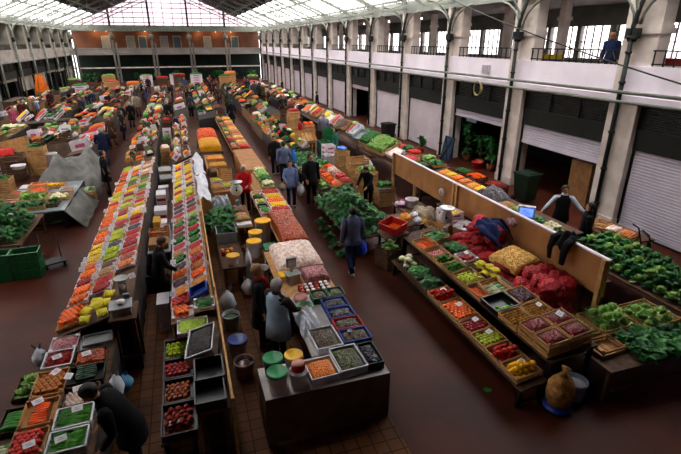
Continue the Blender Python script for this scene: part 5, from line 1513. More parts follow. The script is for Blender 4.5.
# further greens stall beyond the kale
table('slanting stand of mixed vegetables beyond the kale heap', 4.0, 5.2, 14.3, 17.4, .62, .86, M_woodd, M_irond)
FV = 'stand beyond kale'
sa = math.atan(.2)
for j in range(6):
    for q, x in enumerate((4.22, 4.62, 5.0)):
        k = [['cabbage', 'pepper_heap', 'tomato'], ['cabbage', 'carrot', 'red_pepper'], ['lettuce', 'orange', 'radish'], ['savoy', 'tomato', 'garlic'], ['spinach', 'cabbage', 'carrot'], ['lettuce', 'spinach', 'savoy']][j][q]
        crate('wood' if q else 'oldwood', k, XF(x, 14.58+.5*j, .62+(x-4.0)*.2+.004, 0, 0, -sa), .36, .46, .1, FV, crown=.14)
table('dark grey display rack beside the red aisle below parsley', 4.05, 5.3, 17.5, 20.4, .66, .66, M_pl['grey'], M_irond)
for j in range(24):
    tag(inst(item_mesh('parsley'), 'parsley_bunch', XF(4.25+.28*(j % 4), 17.75+.42*(j//4), .663, j*1.1) @ Matrix.Scale(1.7, 4)), 'bright green bunch on the dark rack past the slanting stand', 'greens', 'green bunches on the dark rack')
FV2 = 'far aisle counter'
jumble('far aisle counter', 4.08, 5.3, 20.5, 31.2, 'spinach tomato lemon red_pepper orange cauliflower parsley savoy lettuce garlic carrot cabbage onion walnut kale', ['oldwood', 'wood', 'wood', 'white', 'dgreen'], .56, .62, True, True, .22, .12, None, None, .42)
# ================= stacks of crates between the vegetable stall and the second row
def stack(kd, x, y, n, w, d, h, label, top=None, z=0, rz=0):
    for i in range(n):
        last = i == n-1
        lv = 'topmost' if last else ('lowest' if i == 0 else ordn(i+1)+' from below')
        crate(kd, top if last else None, XF(x+rnd.uniform(-.015, .015), y+rnd.uniform(-.015, .015), z+i*(h+.004), rz+rnd.uniform(-.03, .03)), w, d, h, None, where='%s %s' % (lv, label), group='crate stack '+label, crown=h+.08 if last else None)
stack('wood', 6.1, 18.3, 5, .5, .6, .22, 'in the stack topped by a blue bag', None)
plastic_bag('bright blue plastic bag on top of the wooden crate stack', XF(6.1, 18.3, 1.125), mat('bag_bright', '#2f7fe0', '#1f5fc0', rough=.4), .2, .3, .14)
stack('wood', 6.05, 15.3, 4, .7, .5, .24, 'in the stack behind the seated seller', 'lettuce')
stack('wood', 6.1, 16.4, 5, .75, .55, .24, 'in the tall stack right of the blue bag'.replace('right of', 'beside'), None)
stack('wood', 6.3, 14.2, 3, .6, .5, .22, 'in the low stack by the board end', 'savoy')
stack('green', 6.9, 22.9, 4, .5, .6, .3, 'in the green stack by the grey shirt man', None)
stack('green', 6.2, 21.4, 3, .5, .6, .3, 'in the shorter green stack', None)
stack('card', 6.0, 19.9, 5, .5, .6, .2, 'in the white stack behind the parsley rack', None)
stack('white', 5.75, 19.1, 3, .4, .5, .25, 'in the low white stack behind the parsley rack', None)
stack('wood', 6.3, 24.6, 5, .6, .6, .24, 'in the stack past the green bins', 'carrot')
stack('wood', 5.9, 26.3, 6, .6, .6, .24, 'in the tall brown stack down the far aisle', None)
stack('wood', 6.3, 28.2, 6, .7, .6, .24, 'in the second brown stack down the far aisle', 'tomato')
stack('oldwood', 6.2, 30.0, 5, .7, .6, .24, 'in the third brown stack down the far aisle', None)
t = thing('crate', 'wooden slatted crate tipped on edge facing the red aisle', 'crate', XF(5.55, 22.3, .95, .4, R(55), 0))
inst(crate_mesh('wood', .9, .6, .22), 'body', None, t)
table('small dark stand holding the tipped slatted crate', 5.35, 5.95, 21.9, 22.7, .72, .72, M_woodd, M_woodd)
cloth_heap('white cloth folded on the bench beside the crate stacks', 6.75, 17.3, .7, .5, .6, .2, M_bagw, 'white_cloth', 'cloth')
table('low bench beside the crate stacks carrying a white cloth', 6.5, 7.0, 17.0, 17.65, .69, .69, M_woodd, M_woodd)

# ================= second row of stalls beyond the board
G0 = 'second row beyond the board'
table('long dark counter of the second row, nearer part beyond the board', 7.6, 8.9, 8.1, 14.2, .8, 1.0, M_woodd, M_woodd)
table('long dark counter of the second row, past the board end', 7.5, 8.9, 14.3, 20.3, .8, 1.1, M_woodd, M_woodd)
table('long dark counter of the second row, far part', 7.5, 8.9, 20.4, 31.2, .8, 1.1, M_woodd, M_woodd)
b = MB(); b.tube([(7.72, 9.0, 1.02), (7.72, 14.0, 1.02)], .075, 10); tag(b.build('rolled_awning', cloth('#1c2026')), 'long dark rolled awning lying along the second row counter', 'awning')
ga = math.atan(.2/1.3)
for i in range(6):
    crate('wood', ['lemon', 'apricot', 'peach', 'orange', 'lemon', 'apricot'][i], XF(8.55, 11.9+.44*i, .96, 0, 0, -ga), .42, .4, .09, 'yellow trays beyond board')
    crate('wood', ['peach', 'apricot', 'lemon', 'peach', 'orange', 'pear'][i], XF(8.12, 11.9+.44*i, .9, 0, 0, -ga), .36, .4, .09, 'inner trays beyond board')
cloth_heap('heap of grey net bags on the second row counter', 8.5, 11.2, .965, .65, .8, .3, mat('grey_net', '#7d7a80', '#4b494f', rough=.9, scale=18), 'net_bags', 'net bags')
for i in range(4):
    crate('wood', ['cauliflower', 'spinach', 'lettuce', 'walnut'][i], XF(8.3, 8.5+.6*i, .93, 0, 0, -ga), .5, .5, .1, 'near second row', crown=.16)
# glowing blue and white scale display / box by the white shirt seller
t = thing('scale_display', 'scale with a bright blue display standing behind the board', 'scale', XF(7.45, 8.5, .85, -.7))
b = MB(); b.box((0, 0, .35), (.34, .2, .7)); b.build('body', M_pl['white'], t)
b = MB(); b.box((0, -.06, .72), (.38, .12, .3)); b.build('head', M_pl['white'], t)
b = MB(); b.box((0, -.124, .73), (.3, .008, .2)); b.build('display', emis('blue_display', '#4a6cff', .8), t)
b = MB()
for i in range(3): b.box((-.03*i+.02, -.13, .68+.05*i), (.18-.03*i, .004, .018))
b.build('display_digits', M_paper, t)
b = MB(); b.box((0, -.124, .55), (.34, .006, .04)); b.build('blue_trim', M_pl['blue'], t)
# tilted crates facing the hall
GT = 'tilted display past the board end'
def tilt(kd, k, x, y, z, w, d, wh, lone=0, a=.55, rz=0, h=.14, crown=None):
    crate(kd, k, XF(x, y, z, rz, 0, -a), w, d, h, None, where=wh, group=GT, hi=True, lone=lone, crown=crown)
tilt('wood', 'cabbage', 7.95, 18.2, 1.12, 1.0, 1.5, 'big pale crate tilted past the board end', 0, .45, .1, .18, .26)
tilt('wood', 'savoy', 7.95, 19.6, 1.12, .9, .9, 'dark leaves beside the big tilted crate', 0, .45, .1, .18, .26)
tilt('card', 'garlic_pile', 7.98, 17.0, 1.05, .55, .8, 'white lined crate nearest the board end', 0, .4)
tilt('wood', 'strawberry', 7.98, 15.8, 1.05, .6, .8, 'red fruit behind the board end', 0, .3)
tilt('oldwood', 'spinach', 7.98, 14.9, 1.02, .6, .7, 'leaves behind the board', 0, .3)
for i, (kd, k, wh) in enumerate([('grey', None, 'first of the grey pair facing the hall'), ('white', None, 'second of the grey pair facing the hall'), ('white', 'strawberry', 'red fruit beside the empty white crate'), ('wood', 'plum', 'dark fruit beside the tilted red fruit'), ('wood', 'spinach', 'green leaves midway down the second row'), ('card', 'strawberry', 'red fruit farther down the second row'), ('card', 'cauliflower', 'white heads farther down the second row'), ('white', 'lemon', 'yellow fruit farther down the second row'), ('card', 'pepper_heap', 'peppers farther down the second row'), ('wood', 'tomato', 'tomatoes near the far stacks'), ('card', 'lemon', 'lemons near the far stacks'), ('wood', 'cauliflower', 'white heads near the far stacks'), ('card', 'orange', 'oranges near the far stacks')]):
    tilt(kd, k, 7.95+.1*(i % 3), 20.9+.84*i, 1.12+.06*(i % 2), .7, .62, wh, 0, .5+.12*(i % 3), .25-.2*(i % 3), .18 if i % 2 else .13)
tray_row('second row back line', 8.62, 14.5, .6, 'spinach lettuce - tomato savoy strawberry - cauliflower savoy - tomato parsley spinach - walnut lettuce kale parsley - tomato onion spinach - savoy parsley', ['wood', 'oldwood', 'green'], 1.06, .5, .55, .1, 0, crown=.2)
# against the right wall
def wheelie(label, x, y, rz, m):
    t = thing('wheelie_bin', label, 'bin', XF(x, y, 0, rz))
    b = MB(); b.loft([[(sx*q*.3, sy*q*.34-.03*(1-q), z) for sx, sy in ((-1, -1), (1, -1), (1, 1), (-1, 1))] for q, z in ((.78, .1), (.85, .4), (1.0, .98))], 0, False); b.build('body', m, t)
    b = MB(); b.box((0, 0, 1.02), (.66, .74, .05)); b.box((0, 0, 1.055), (.5, .56, .03)); b.box((0, .4, 1.0), (.5, .05, .05)); b.build('lid', m, t)
    for s in (-1, 1):
        b = MB(); b.lathe([(0, -.03), (.1, -.03), (.1, .03), (0, .03)], 12, T=XF(s*.26, .26, .1, 0, 0, PI/2)); b.build('wheel', M_black, t)
wheelie('dark green wheelie bin by the half open shutter', 11.2, 13.0, .1, M_pl['dgreen'])
wheelie('dark bin standing against the shutter behind the grey shirt man', 10.9, 24.4, .1, M_black)
t = thing('folded_table', 'blue grey folding panel leaning against the wall', 'panel', XF(11.55, 19.2, 0, 0, 0, .2))
b = MB(); b.box((0, 0, .6), (.06, .8, 1.15)); b.build('panel', cloth('#2c3a52'), t)
b = MB(); b.bar((-.05, -.3, .05), (-.05, .3, 1.1), .04); b.bar((-.05, .3, .05), (-.05, -.3, 1.1), .04); b.build('folding_leg', M_irond, t)
def potplant(label, x, y, h, r, z=0, n=9):
    t = thing('potted_plant', label, 'plant', XF(x, y, z))
    b = MB(); b.lathe([(.14, 0), (.2, .3), (.18, .3), (0, .27)], 12); b.build('pot', mat('terracotta', '#8d4a2c', '#703820', rough=.8), t)
    b = MB(); rg = random.Random(label)
    for i in range(n):
        a = rg.random()*6.28; rr = rg.uniform(0, r*.55)
        bb = bunch(r*.7, rg, 12); b.join(bb, XF(rr*math.cos(a), rr*math.sin(a), .3+rg.uniform(0, h-.3-r*.6), a))
    b.build('foliage', [M_leaf, M_leaf2], t)
    b = MB(); b.tube([(0, 0, .2), (0, 0, h*.7)], .02, 5); b.build('stem', M_woodd, t)
potplant('bushy dark plant in the open shop under the raised shutter', 12.6, 18.95, 1.9, .5)
potplant('second dark plant deeper in the open shop beside the bushy one', 12.7, 18.0, 1.7, .45)
potplant('third dark plant near the pier of the open shop', 12.6, 17.0, 1.6, .45)
potplant('small green plant by the far white shutter', 11.4, 21.3, .9, .35)
b = MB(); b.box((0, 0, 0), (.04, .8, .55)); b.box((-.025, 0, .12), (.01, .5, .09), 1); b.box((-.025, 0, -.08), (.01, .36, .14), 1)
tag(b.build('sign_board', [mat('pale_blue', '#a9c0d0', '#8fa8ba', rough=.6), M_ink], None, XF(12.9, 19.3, 2.05)), 'pale blue and white sign board inside the open shop', 'sign')
bucket('red plastic tub on the floor of the open shop', XF(12.3, 17.6, 0), M_pl['red'], .26, .3, None)
carton('large brown box standing inside the half open shop', 12.95, 12.2, .0, .5, .9, 1.5, m_brn)
carton('low wooden crate bench at the foot of the wall', 11.3, 14.5, 0, .6, 1.2, .3, M_woodd) if False else None
for i, (y, k, kd) in enumerate([(15.6, 'carrot', 'oldwood'), (16.5, 'spinach', 'oldwood'), (14.3, 'red_potato', 'oldwood')]):
    crate(kd, k, XF(10.9, y, 0, .1), .6, .8, .3, 'floor by the wall', crown=.34)
# ================= near right corner: lettuces, cabbages
table('low wooden table of lettuces nearest the dark corner', 5.75, 8.1, 4.2, 5.62, .6, .6, M_woodd, M_woodd)
NR = 'lettuce table in the dark corner'
def rl(kd, k, x, y, w, d, lone, wh, rz=.05, h=.13, z=.603): crate(kd, k, XF(x, y, z, rz), w, d, h, None, hi=True, lone=lone, where=wh, group=NR)
rl('wood', 'bean', 6.05, 5.26, .5, .6, 0, 'at the aisle end of the lettuce table', .05)
rl('wood', 'lettuce', 6.75, 5.28, .78, .62, 11, 'beside the green beans') 
rl('wood', 'lettuce', 7.6, 5.2, .8, .75, 11, 'second crate of the lettuce table')
rl('wood', None, 6.12, 4.7, .5, .36, 0, 'in front of the green beans')
for i in range(20):
    tag(inst(item_mesh('parsley'), 'leafy_bunch', XF(6.55+.2*(i % 5), 4.3+.16*(i//5), .605+.05*(i % 2), i*1.3, rnd.uniform(-.2, .2)) @ Matrix.Scale(1.6, 4)), 'dark leafy bunch at the near edge of the lettuce table', 'greens', 'dark greens on the lettuce table')
for i in range(6):
    tag(inst(item_mesh('kale'), 'kale_bunch', XF(7.62+.24*(i % 2), 4.3+.18*(i//2), .605, i*1.9)), 'bunch of dark kale in the corner of the lettuce table', 'greens', 'kale on the lettuce table')
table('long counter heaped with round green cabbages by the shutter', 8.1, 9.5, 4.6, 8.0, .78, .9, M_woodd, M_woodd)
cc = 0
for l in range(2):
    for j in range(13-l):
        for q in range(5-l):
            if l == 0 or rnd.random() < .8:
                kk = 'cabbage' if rnd.random() < .18 else 'savoy'  # mostly the dark kind, its colour standing in for shade on this counter
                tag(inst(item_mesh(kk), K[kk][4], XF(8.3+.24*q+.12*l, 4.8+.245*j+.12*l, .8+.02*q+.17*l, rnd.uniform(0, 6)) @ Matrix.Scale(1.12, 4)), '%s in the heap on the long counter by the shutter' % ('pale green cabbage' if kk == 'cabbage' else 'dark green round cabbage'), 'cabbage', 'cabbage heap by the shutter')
crate('wood', 'onion', XF(8.6, 8.4, .0, .0), .6, .5, .9, None, where='tall crate past the cabbage counter', crown=.95) if False else None
table('plank shelf of empty crates past the cabbage counter', 9.75, 10.75, 7.65, 8.95, .75, .75, M_woodd, M_woodd)
for i in range(3): crate('wood', ['peach', 'garlic_pile', None][i], XF(10.1+.02*i, 7.9+.42*i, .753, .3), .5, .38, .14, None, where=['pale fruit nearest', 'pale bulbs midway', 'farthest'][i]+' on the plank shelf', group='plank shelf crates')
t = thing('hand_truck', 'dark tubular hand truck leaning by the wooden crates', 'hand truck', XF(10.3, 7.2, 0, 1.2, -.35))
for s in (-1, 1):
    b = MB(); b.tube([(s*.22, 0, .12), (s*.22, 0, 1.25), (s*.2, .12, 1.42)], .018, 7); b.build('rail', M_irond, t)
    b = MB(); b.lathe([(0, -.025), (.12, -.025), (.12, .025), (0, .025)], 12, T=XF(s*.28, .05, .12, 0, 0, PI/2)); b.build('wheel', M_black, t)
b = MB()
for z in (.4, .8, 1.2): b.tube([(-.22, 0, z), (.22, 0, z)], .014, 6)
b.box((0, -.14, .06), (.46, .26, .015)); b.build('cross_bars', M_irond, t)
table('dim work table with trays behind the end of the board', 7.3, 8.0, 6.35, 7.6, .7, .7, M_woodd, M_woodd)
crate('black', 'walnut', XF(7.6, 6.75, .703, .2), .5, .4, .1, None, where='on the dim work table behind the board')
# floor pieces by the tiered stall
t = thing('potato_sack', 'net sack of brown potatoes standing at the end of the stall', 'sack', XF(4.98, 4.36, .02) @ Matrix.Scale(1.12, 4))
b = MB(); rg = random.Random(5)
b.ell((0, 0, .28), (.2, .17, .28), 16, 12, fn=lambda v: v*(1+.09*math.sin(v.x*13)*math.sin(v.z*11+v.y*9)))
b.tube([(0, 0, .54), (.01, 0, .6), (.03, 0, .66)], [.07, .03, .07], 8)
b.build('sack_body', mat('potato_net', '#c08a48', '#8d5f2c', rough=.8, tex='voronoi', scale=16, bump=.5, lo=.1, hi=.7), t)
b = MB(); b.lathe([(.17, 0), (.2, .03), (.19, .06)], 14); b.build('base_band', M_pl['blue'], t)
bucket('pale bucket with crumpled paper beside the potato sack', XF(5.42, 4.5, 0), mat('pail_blue', '#8d9bb0', '#75839a', rough=.4), .18, .32, None, M_paper)
t = thing('hand_truck', 'low dark trolley frame behind the potato sack', 'hand truck', XF(5.2, 4.25+.35, 0, .2)) if False else None
tag(inst(item_mesh('spinach'), 'leaf_scrap', XF(4.2, 5.05, .004) @ Matrix.Diagonal((.6, .6, .15, 1))), 'scrap of green leaf lying on the red floor', 'leaf')

for i, (y, c1_, c2_, lb) in enumerate([(15.4, '#c9a81e', '#1f3f8a', 'yellow box with blue trim on the upper gallery'), (10.9, '#b01c1c', '#7a1414', 'red cloth covered box on the upper gallery'), (9.9, '#8d2a24', '#d8c8b8', 'dull red box on the upper gallery')]):
    carton(lb, 13.3, y, 3.92, .6, 1.0, .95, cloth(c1_), cloth(c2_))
# ================= left bank beside the dark aisle
LB = 'left bank beside the dark aisle'
table('broad low table heaped with dark greens at the edge of the hall', -6.3, -4.25, 12.6, 15.0, .66, .6, M_woodd, M_woodd)
for l in range(4):
    for j in range(7-l):
        for q in range(6-l):
            kd = rnd.choice(['kale', 'kale', 'spinach', 'savoy'])
            tag(inst(item_mesh(kd), K[kd][4], XF(-6.1+.32*q+.16*l+rnd.uniform(-.05, .05), 12.8+.33*j+.15*l, .665-.03*q*.3+.2*l, rnd.uniform(0, 6), rnd.uniform(-.2, .2)) @ Matrix.Scale(1.15, 4)), '%s in the green heap at the dark edge of the hall' % {'kale': 'bunch of dark kale', 'savoy': 'dark green cabbage', 'spinach': 'loose leafy bunch'}[kd], 'greens', 'green heap at the dark edge of the hall')
for i in range(2):
    for j in range(3):
        c = crate('green', None, XF(-4.62+.62*i, 12.0+.0*j, .005+.225*j, .05*(j-1)), .6, .42, .22, None, where='%s of the %s green stack on the dark floor' % (['lowest', 'middle', 'topmost'][j], ['farther', 'nearer'][i]), group='green crates on the dark floor')
t = thing('sack_truck', 'small dark trolley beside the green crates on the floor', 'trolley', XF(-3.55, 12.4, 0, .4))
b = MB(); b.box((0, 0, .14), (.5, .36, .03)); b.build('deck', M_irond, t)
b = MB(); b.tube([(-.2, .16, .14), (-.2, .24, .85), (.2, .24, .85), (.2, .16, .14)], .014, 6); b.build('handle', M_irond, t)
for i in (-1, 1):
    for j in (-1, 1):
        b = MB(); b.lathe([(0, -.02), (.06, -.02), (.06, .02), (0, .02)], 10, T=XF(i*.2, j*.14, .062, 0, 0, PI/2)); b.build('wheel', M_black, t)
tag(inst(item_mesh('cabbage'), 'leaf_scrap', XF(-4.18, 15.85, .004) @ Matrix.Diagonal((1.3, 1.3, .3, 1))), 'crushed green lettuce leaves lying on the dark aisle floor', 'leaves')
table('grey metal edged table of lettuces before the tarpaulin', -5.7, -3.75, 15.2, 18.6, .6, .6, M_pl['grey'], M_irond, (MATS['stall_cloth'], 'r'))
A2 = 'lettuce table before the tarpaulin'
def al(kd, k, x, y, w, d, lone, wh, h=.13): crate(kd, k, XF(x, y, .603, rnd.uniform(-.04, .04)), w, d, h, None, hi=True, lone=lone, where=wh, group=A2)
al('wood', 'kale', -4.75, 15.7, .9, .7, 0, 'nearest on the metal edged table')
al('wood', 'lettuce', -4.85, 16.5, .75, .7, 11, 'before the grey tarpaulin')
al('wood', 'radish', -5.45, 16.3, .42, .6, 60, 'beside the pale lettuces')
al('wood', 'cauliflower', -4.1, 16.5, .6, .7, 9, 'aisle edge before the tarpaulin')
al('white', 'onion', -4.0, 17.2, .45, .5, 36, 'aisle edge beside the tarpaulin')
al('wood', 'tomato', -5.4, 17.3, .5, .6, 36, 'wall side before the tarpaulin')
al('wood', 'pepper_heap', -4.9, 17.35, .45, .5, 0, 'just before the tarpaulin', .12)
al('wood', 'yellow_pepper', -4.5, 17.9, .6, .4, 24, 'touching the tarpaulin')
al('wood', 'orange', -5.1, 18.1, .5, .5, 36, 'corner by the tarpaulin')
al('oldwood', 'savoy', -4.15, 15.75, .3, .5, 3, 'aisle corner, metal edged table')
b = MB(); b.grid(lambda u, v: (-3.72+.5*u, 15.1+2.6*v, .03+.55*(1-u)**1.5+.03*math.sin(v*17+u*4)), 8, 16); tag(b.build('grey_sheet', M_tarp), 'grey sheet hanging down from the lettuce table to the floor', 'sheet')
cloth_heap('large grey tarpaulin draped over a closed stall', -4.4, 20.3, 0, 2.1, 3.6, 1.25, M_tarp)
for i in range(2): carton('brown carton beside the grey tarpaulin, %s one' % ['nearer', 'farther'][i], -3.15, 17.5+.0, .0+.26*i, .42, .5, .25, m_brn) if False else None
stack('wood', -3.55, 17.9, 2, .42, .5, .2, 'on the floor before the tarpaulin', 'leek')
# board with a red tray and blue bags
t = thing('board', 'pale wooden board rising beside the red tomato tray', 'board', XF(-7.6, 24.0, 0))
b = MB(); b.add([(-1.4, 0, .75), (.9, 0, .75), (.9, 0, 1.45), (-1.4, 0, .95), (-1.4, .04, .75), (.9, .04, .75), (.9, .04, 1.45), (-1.4, .04, .95)], [(0, 1, 2, 3), (7, 6, 5, 4), (0, 4, 5, 1), (1, 5, 6, 2), (2, 6, 7, 3), (3, 7, 4, 0)]); b.build('panel', M_wood, t)
b = MB(); b.box((.82, .02, .72), (.08, .06, 1.44)); b.build('post', M_wood, t)
t_ = crate('red', 'tomato', XF(-7.55, 23.6, .75, 0, .5), .6, .5, .14, None, where='leaning in front of the pale board', group=None)
crate('wood', 'lemon', XF(-8.5, 23.6, .75, 0, .5), .5, .5, .14, None, where='beside the red tray and pale board', group=None)
table('counter in front of the pale wooden board', -9.2, -6.6, 22.9, 23.95, .7, .7, M_woodd, M_woodd)
for i in range(3): plastic_bag('blue white bag hanging on the counter front, %s of three' % ordn(i+1), XF(-8.3+.55*i, 22.75, .2), mat('bag_bw', '#9db4d8', '#d8dce8', rough=.4, scale=6), .18, .07, .45)
bucket('white round tub on the crates behind the lettuce table', XF(-5.6, 22.5, .0), M_paper, .25, .9, None)
bucket('second white round bowl farther along the dark edge', XF(-6.3, 20.6, .75), M_paper, .25, .14, None, handle=False, cat='bowl')
MIX = 'orange spinach lettuce tomato cabbage onion carrot walnut savoy parsley kale date plum red_potato mushroom garlic_pile lemon chestnut red_apple'
FMX = 'walnut date plum spinach savoy kale chestnut red_potato onion orange tomato lettuce mushroom garlic_pile lemon'
GRN = 'spinach kale savoy lettuce parsley cabbage carrot cauliflower tomato onion'
WDS = ['oldwood', 'oldwood', 'oldwood', 'wood', 'white', 'card', 'dgreen', 'black', 'black']
jumble('kale bank', -10.2, -8.4, 24.5, 31, GRN, ['oldwood', 'wood'], .9)
jumble('crate bank', -7.6, -5.2, 25.0, 31, MIX, WDS, .7)
jumble('dark aisle bank', -5.0, -4.1, 22.6, 31, 'orange tomato lemon red_pepper mushroom peach', ['card', 'wood'], .6)
stack('wood', -6.1, 22.6, 5, .7, .6, .24, 'in the stack beside the white tub', 'spinach')
stack('oldwood', -6.9, 22.0, 4, .7, .6, .24, 'in the dark stack beside the white tub', None)
stack('oldwood', -7.4, 20.4, 4, .8, .6, .24, 'in the dark stack by the pale board', 'red_potato')
stack('wood', -6.6, 19.4, 3, .7, .6, .24, 'in the stack at the dark wall side', 'spinach')
for i in range(3):
    crate('card', ['lemon', 'tomato', 'spinach'][i], XF(-9.0+.95*i, 32.5, 1.2, .3, 0, -.7), .8, .9, .14, None, where='%s of three tilted boxes past the kale bank' % ordn(i+1), group='tilted boxes past the kale bank')
table('stand under three tilted boxes past the kale bank', -9.6, -6.6, 31.9, 33.1, .8, .95, M_woodd, M_woodd)
b = MB(); b.box((0, 0, 0), (.5, .03, .65)); b.box((0, -.018, .12), (.34, .004, .06), 1); b.box((0, -.018, 0), (.3, .004, .06), 1)
tag(b.build('price_board', [M_paper, M_ink], None, XF(-5.6, 26.0, 1.22, 0, -.25)), 'white price board standing among the crates behind the tarpaulin', 'sign')
# ================= the far half of the hall
m_fart = mat('dark_table', '#2a211b', '#1a1512', rough=.9)
FAR = [('far wall bank', -11.8, -10.4, GRN), ('far second bank', -9.4, -7.2, MIX), ('far third bank', -6.6, -4.2, MIX), ('far fruit stall', -2.5, -1.3, 'orange lemon tomato mandarin red_apple peach mushroom'), ('far centre stall', -.6, .2, MIX), ('far island stall', .9, 2.6, MIX), ('far aisle stall', 4.3, 6.2, MIX), ('far shutter row', 7.6, 9.4, MIX)]
for nm, x0, x1, ks in FAR:
    jumble(nm, x0, x1, 33.5 if 'second bank' in nm else 31.3, 56.0, ks if ks is GRN else FMX, WDS, .95, .72, True, True, .2, .34, None, m_fart)
for i, (x, y) in enumerate([(-10, 57), (-7, 58), (-5, 60), (-2, 63.5), (0, 64), (2, 63.5), (5.5, 63.5), (8, 57), (-11.3, 62), (-8, 64), (8.8, 62), (6.5, 67), (-4, 67), (-.5, 68.5)]):
    stack(rnd.choice(['oldwood', 'wood', 'card']), x, y, rnd.choice([4, 5, 6]), 1.4, 1.0, .26, 'in %s far stack' % ordn(i+1), rnd.choice(['orange', 'cabbage', 'savoy', 'tomato']))
for i in range(9):
    x = -11+2.7*i
    potplant('far row plant under the end gallery, %s from the dark wall' % ordn(i+1), x, 75.6 if abs(x+8) > .1 else 75.8, 1.7, .7, 0, 7)
for i, x in enumerate((5.8, 10.4, -11.6)):
    potplant('%s bushy plant before the end wall' % ['central', 'dark', 'wall side'][i], x, 71.9, 1.9, .8, 0, 8)
cloth_heap('orange cloth hung over the goods by the dark wall', -12.5, 52.5, 1.0, .8, 1.6, 1.5, cloth('#d86a1e'), 'orange_cloth', 'cloth')
table('stand under the orange cloth by the dark wall', -12.9, -11.9, 51.5, 53.5, .98, .98, M_woodd, M_woodd) if False else None
carton('tall brown box under the orange cloth', -12.5, 52.5, 0, .9, 1.6, .99, m_brn)
# wall side counters far left
b = MB()
for i, (y, cc_) in enumerate([(33.5, '#7a5a48'), (43.5, '#5a4a40')]):
    b2 = MB(); b2.box((0, 0, .55), (.6, 3.6, 1.1)); b2.box((0, 0, 1.13), (.7, 3.7, .06)); tag(b2.build('counter', cloth(cc_), None, XF(-12.45, y, 0)), '%s brown shop counter along the dark wall' % ['nearer', 'farther'][i], 'counter')

# ================= people
JN = '#22304e'
def near_person(*a, **k): return person(*a, **k)
m_bw = M_bagw
person('man in a dark blue jacket walking away along the red aisle', 3.49, 9.67, .1, 1.72, coat='#59607f', legs='#2b3c60', hair='black', walk=.5, shoes=M_shoew, coat_len=.8, wide=1.12)
hp = hand_pos(3.49, 9.67, .1, 1.72, 1, (.06, .05, -.62)); plastic_bag('bright blue bag carried by the walking man', XF(hp.x+.04, hp.y, hp.z-.42), mat('bag_royal', '#2a4fd0', '#1c38a8', rough=.4), .13, .1, .46)
person('dark haired woman in a light blue jacket and jeans', 3.18, 14.98, PI-.15, 1.63, coat='#7f92c4', legs=JN, hair='black', hairstyle='long', coat_len=.75, armR=((.08, .02, -.26), (.02, .2, -.36)), wide=.95)
plastic_bag('beige handbag hanging at the hip of the woman in light blue', XF(2.86, 14.9, .62), cloth('#a89a7c'), .12, .08, .32)
plastic_bag('white plastic bag held by the woman in light blue', XF(3.5, 14.85, .4), m_bw, .13, .1, .42)
person('man in black coat and trousers beside the woman in blue', 3.86, 14.9, PI+.1, 1.83, coat='#17171b', legs='#15151a', hair='black', coat_len=.72, wide=1.1, armR=((.06, .05, -.28), (.02, .18, -.46)))
person('man in a grey blue shirt with his back turned in the aisle', 3.56, 17.96, -.1, 1.68, coat='#6d7698', legs='#1a1a20', hair='brown', coat_len=.85, wide=1.1, near=True)
plastic_bag('bright blue bag hanging beside the grey blue shirt man', XF(3.95, 17.9, .75), mat('bag_sky', '#2f86e0', '#1f6cc4', rough=.4), .11, .1, .6)
person('woman dressed in black facing the grey blue shirt man', 3.45, 19.3, PI, 1.66, coat='#141417', legs='#17171b', hair='black', armL=((.05, .1, -.26), (0, .24, -.34)), near=True)
person('light haired woman in a black coat with a red scarf', .92, 7.43, -1.75, 1.66, coat='#141216', legs='#17151a', hair='light', hairstyle='curly', coat_len=.5, scarf='#b01a24', wide=1.05)
person('grey haired woman in a blue apron vest at the olive tubs', 1.13, 6.85, -1.0, 1.62, coat='#3d2c26', legs='#20202a', hair='grey', hairstyle='curly', vest='#a3bad2', coat_len=.7, wide=1.2, armL=((.06, .18, -.22), (-.02, .4, -.3)), armR=((.06, .16, -.24), (.0, .36, -.34)), head_dip=.2)
person('customer in a long dark coat facing the centre stall', -.88, 9.38, -1.5, 1.64, coat='#131216', legs='#17161a', hair='brown', coat_len=.5, lean=.2, head_dip=.3, armR=((.05, .16, -.24), (0, .36, -.34)))
person('customer in black bending over the beans of the long stall', -1.08, 5.08, PI/2+.1, 1.7, coat='#0f0f12', legs='#121216', hair='black', coat_len=.7, lean=.5, head_dip=.35, wide=1.2, armL=((.06, .1, -.27), (.0, .34, -.4)), armR=((.06, .12, -.26), (.02, .38, -.38)))
person('man in a navy jacket and jeans in the dark aisle', -3.62, 23.2, .2, 1.75, coat='#1c2440', legs='#24365e', hair='grey', wide=1.15, armL=((.08, .06, -.26), (.02, .22, -.4)), near=False)
person('dark figure with folded arms at the edge of the fruit stall', -2.95, 18.3, -1.2, 1.7, coat='#15151b', legs='#1a1a22', hair='black', near=False, coat_len=.6)
person('black haired seller in black bent over the greens', 5.55, 13.85, PI*.72, 1.6, coat='#0e0e11', legs='#141418', hair='black', lean=.3, head_dip=.3, armL=((.05, .2, -.2), (0, .44, -.24)), armR=((.05, .2, -.2), (0, .42, -.26)))
person('seller in white shirt and dark vest with spread arms', 9.55, 9.55, PI*.83, 1.7, coat='#b9c0cc', legs='#1a1a20', hair='black', vest='#17171c', armL=((.19, .08, -.2), (.36, .22, -.36)), armR=((.19, .08, -.2), (.36, .22, -.36)), coat_len=.85)
person('person in black standing between board and cabbage counter', 9.75, 8.15, .9, 1.68, coat='#101013', legs='#141418', hair='black', wide=1.15, coat_len=.6) if False else person('person in black standing between board and cabbage counter', 9.16, 8.3, .9, 1.66, coat='#101013', legs='#141418', hair='black', wide=1.15, coat_len=.6)
person('man in a grey shirt with his back turned by the green crates', 7.15, 24.6, -.3, 1.72, coat='#7d7f92', legs='#24242c', hair='grey', near=False, wide=1.15)
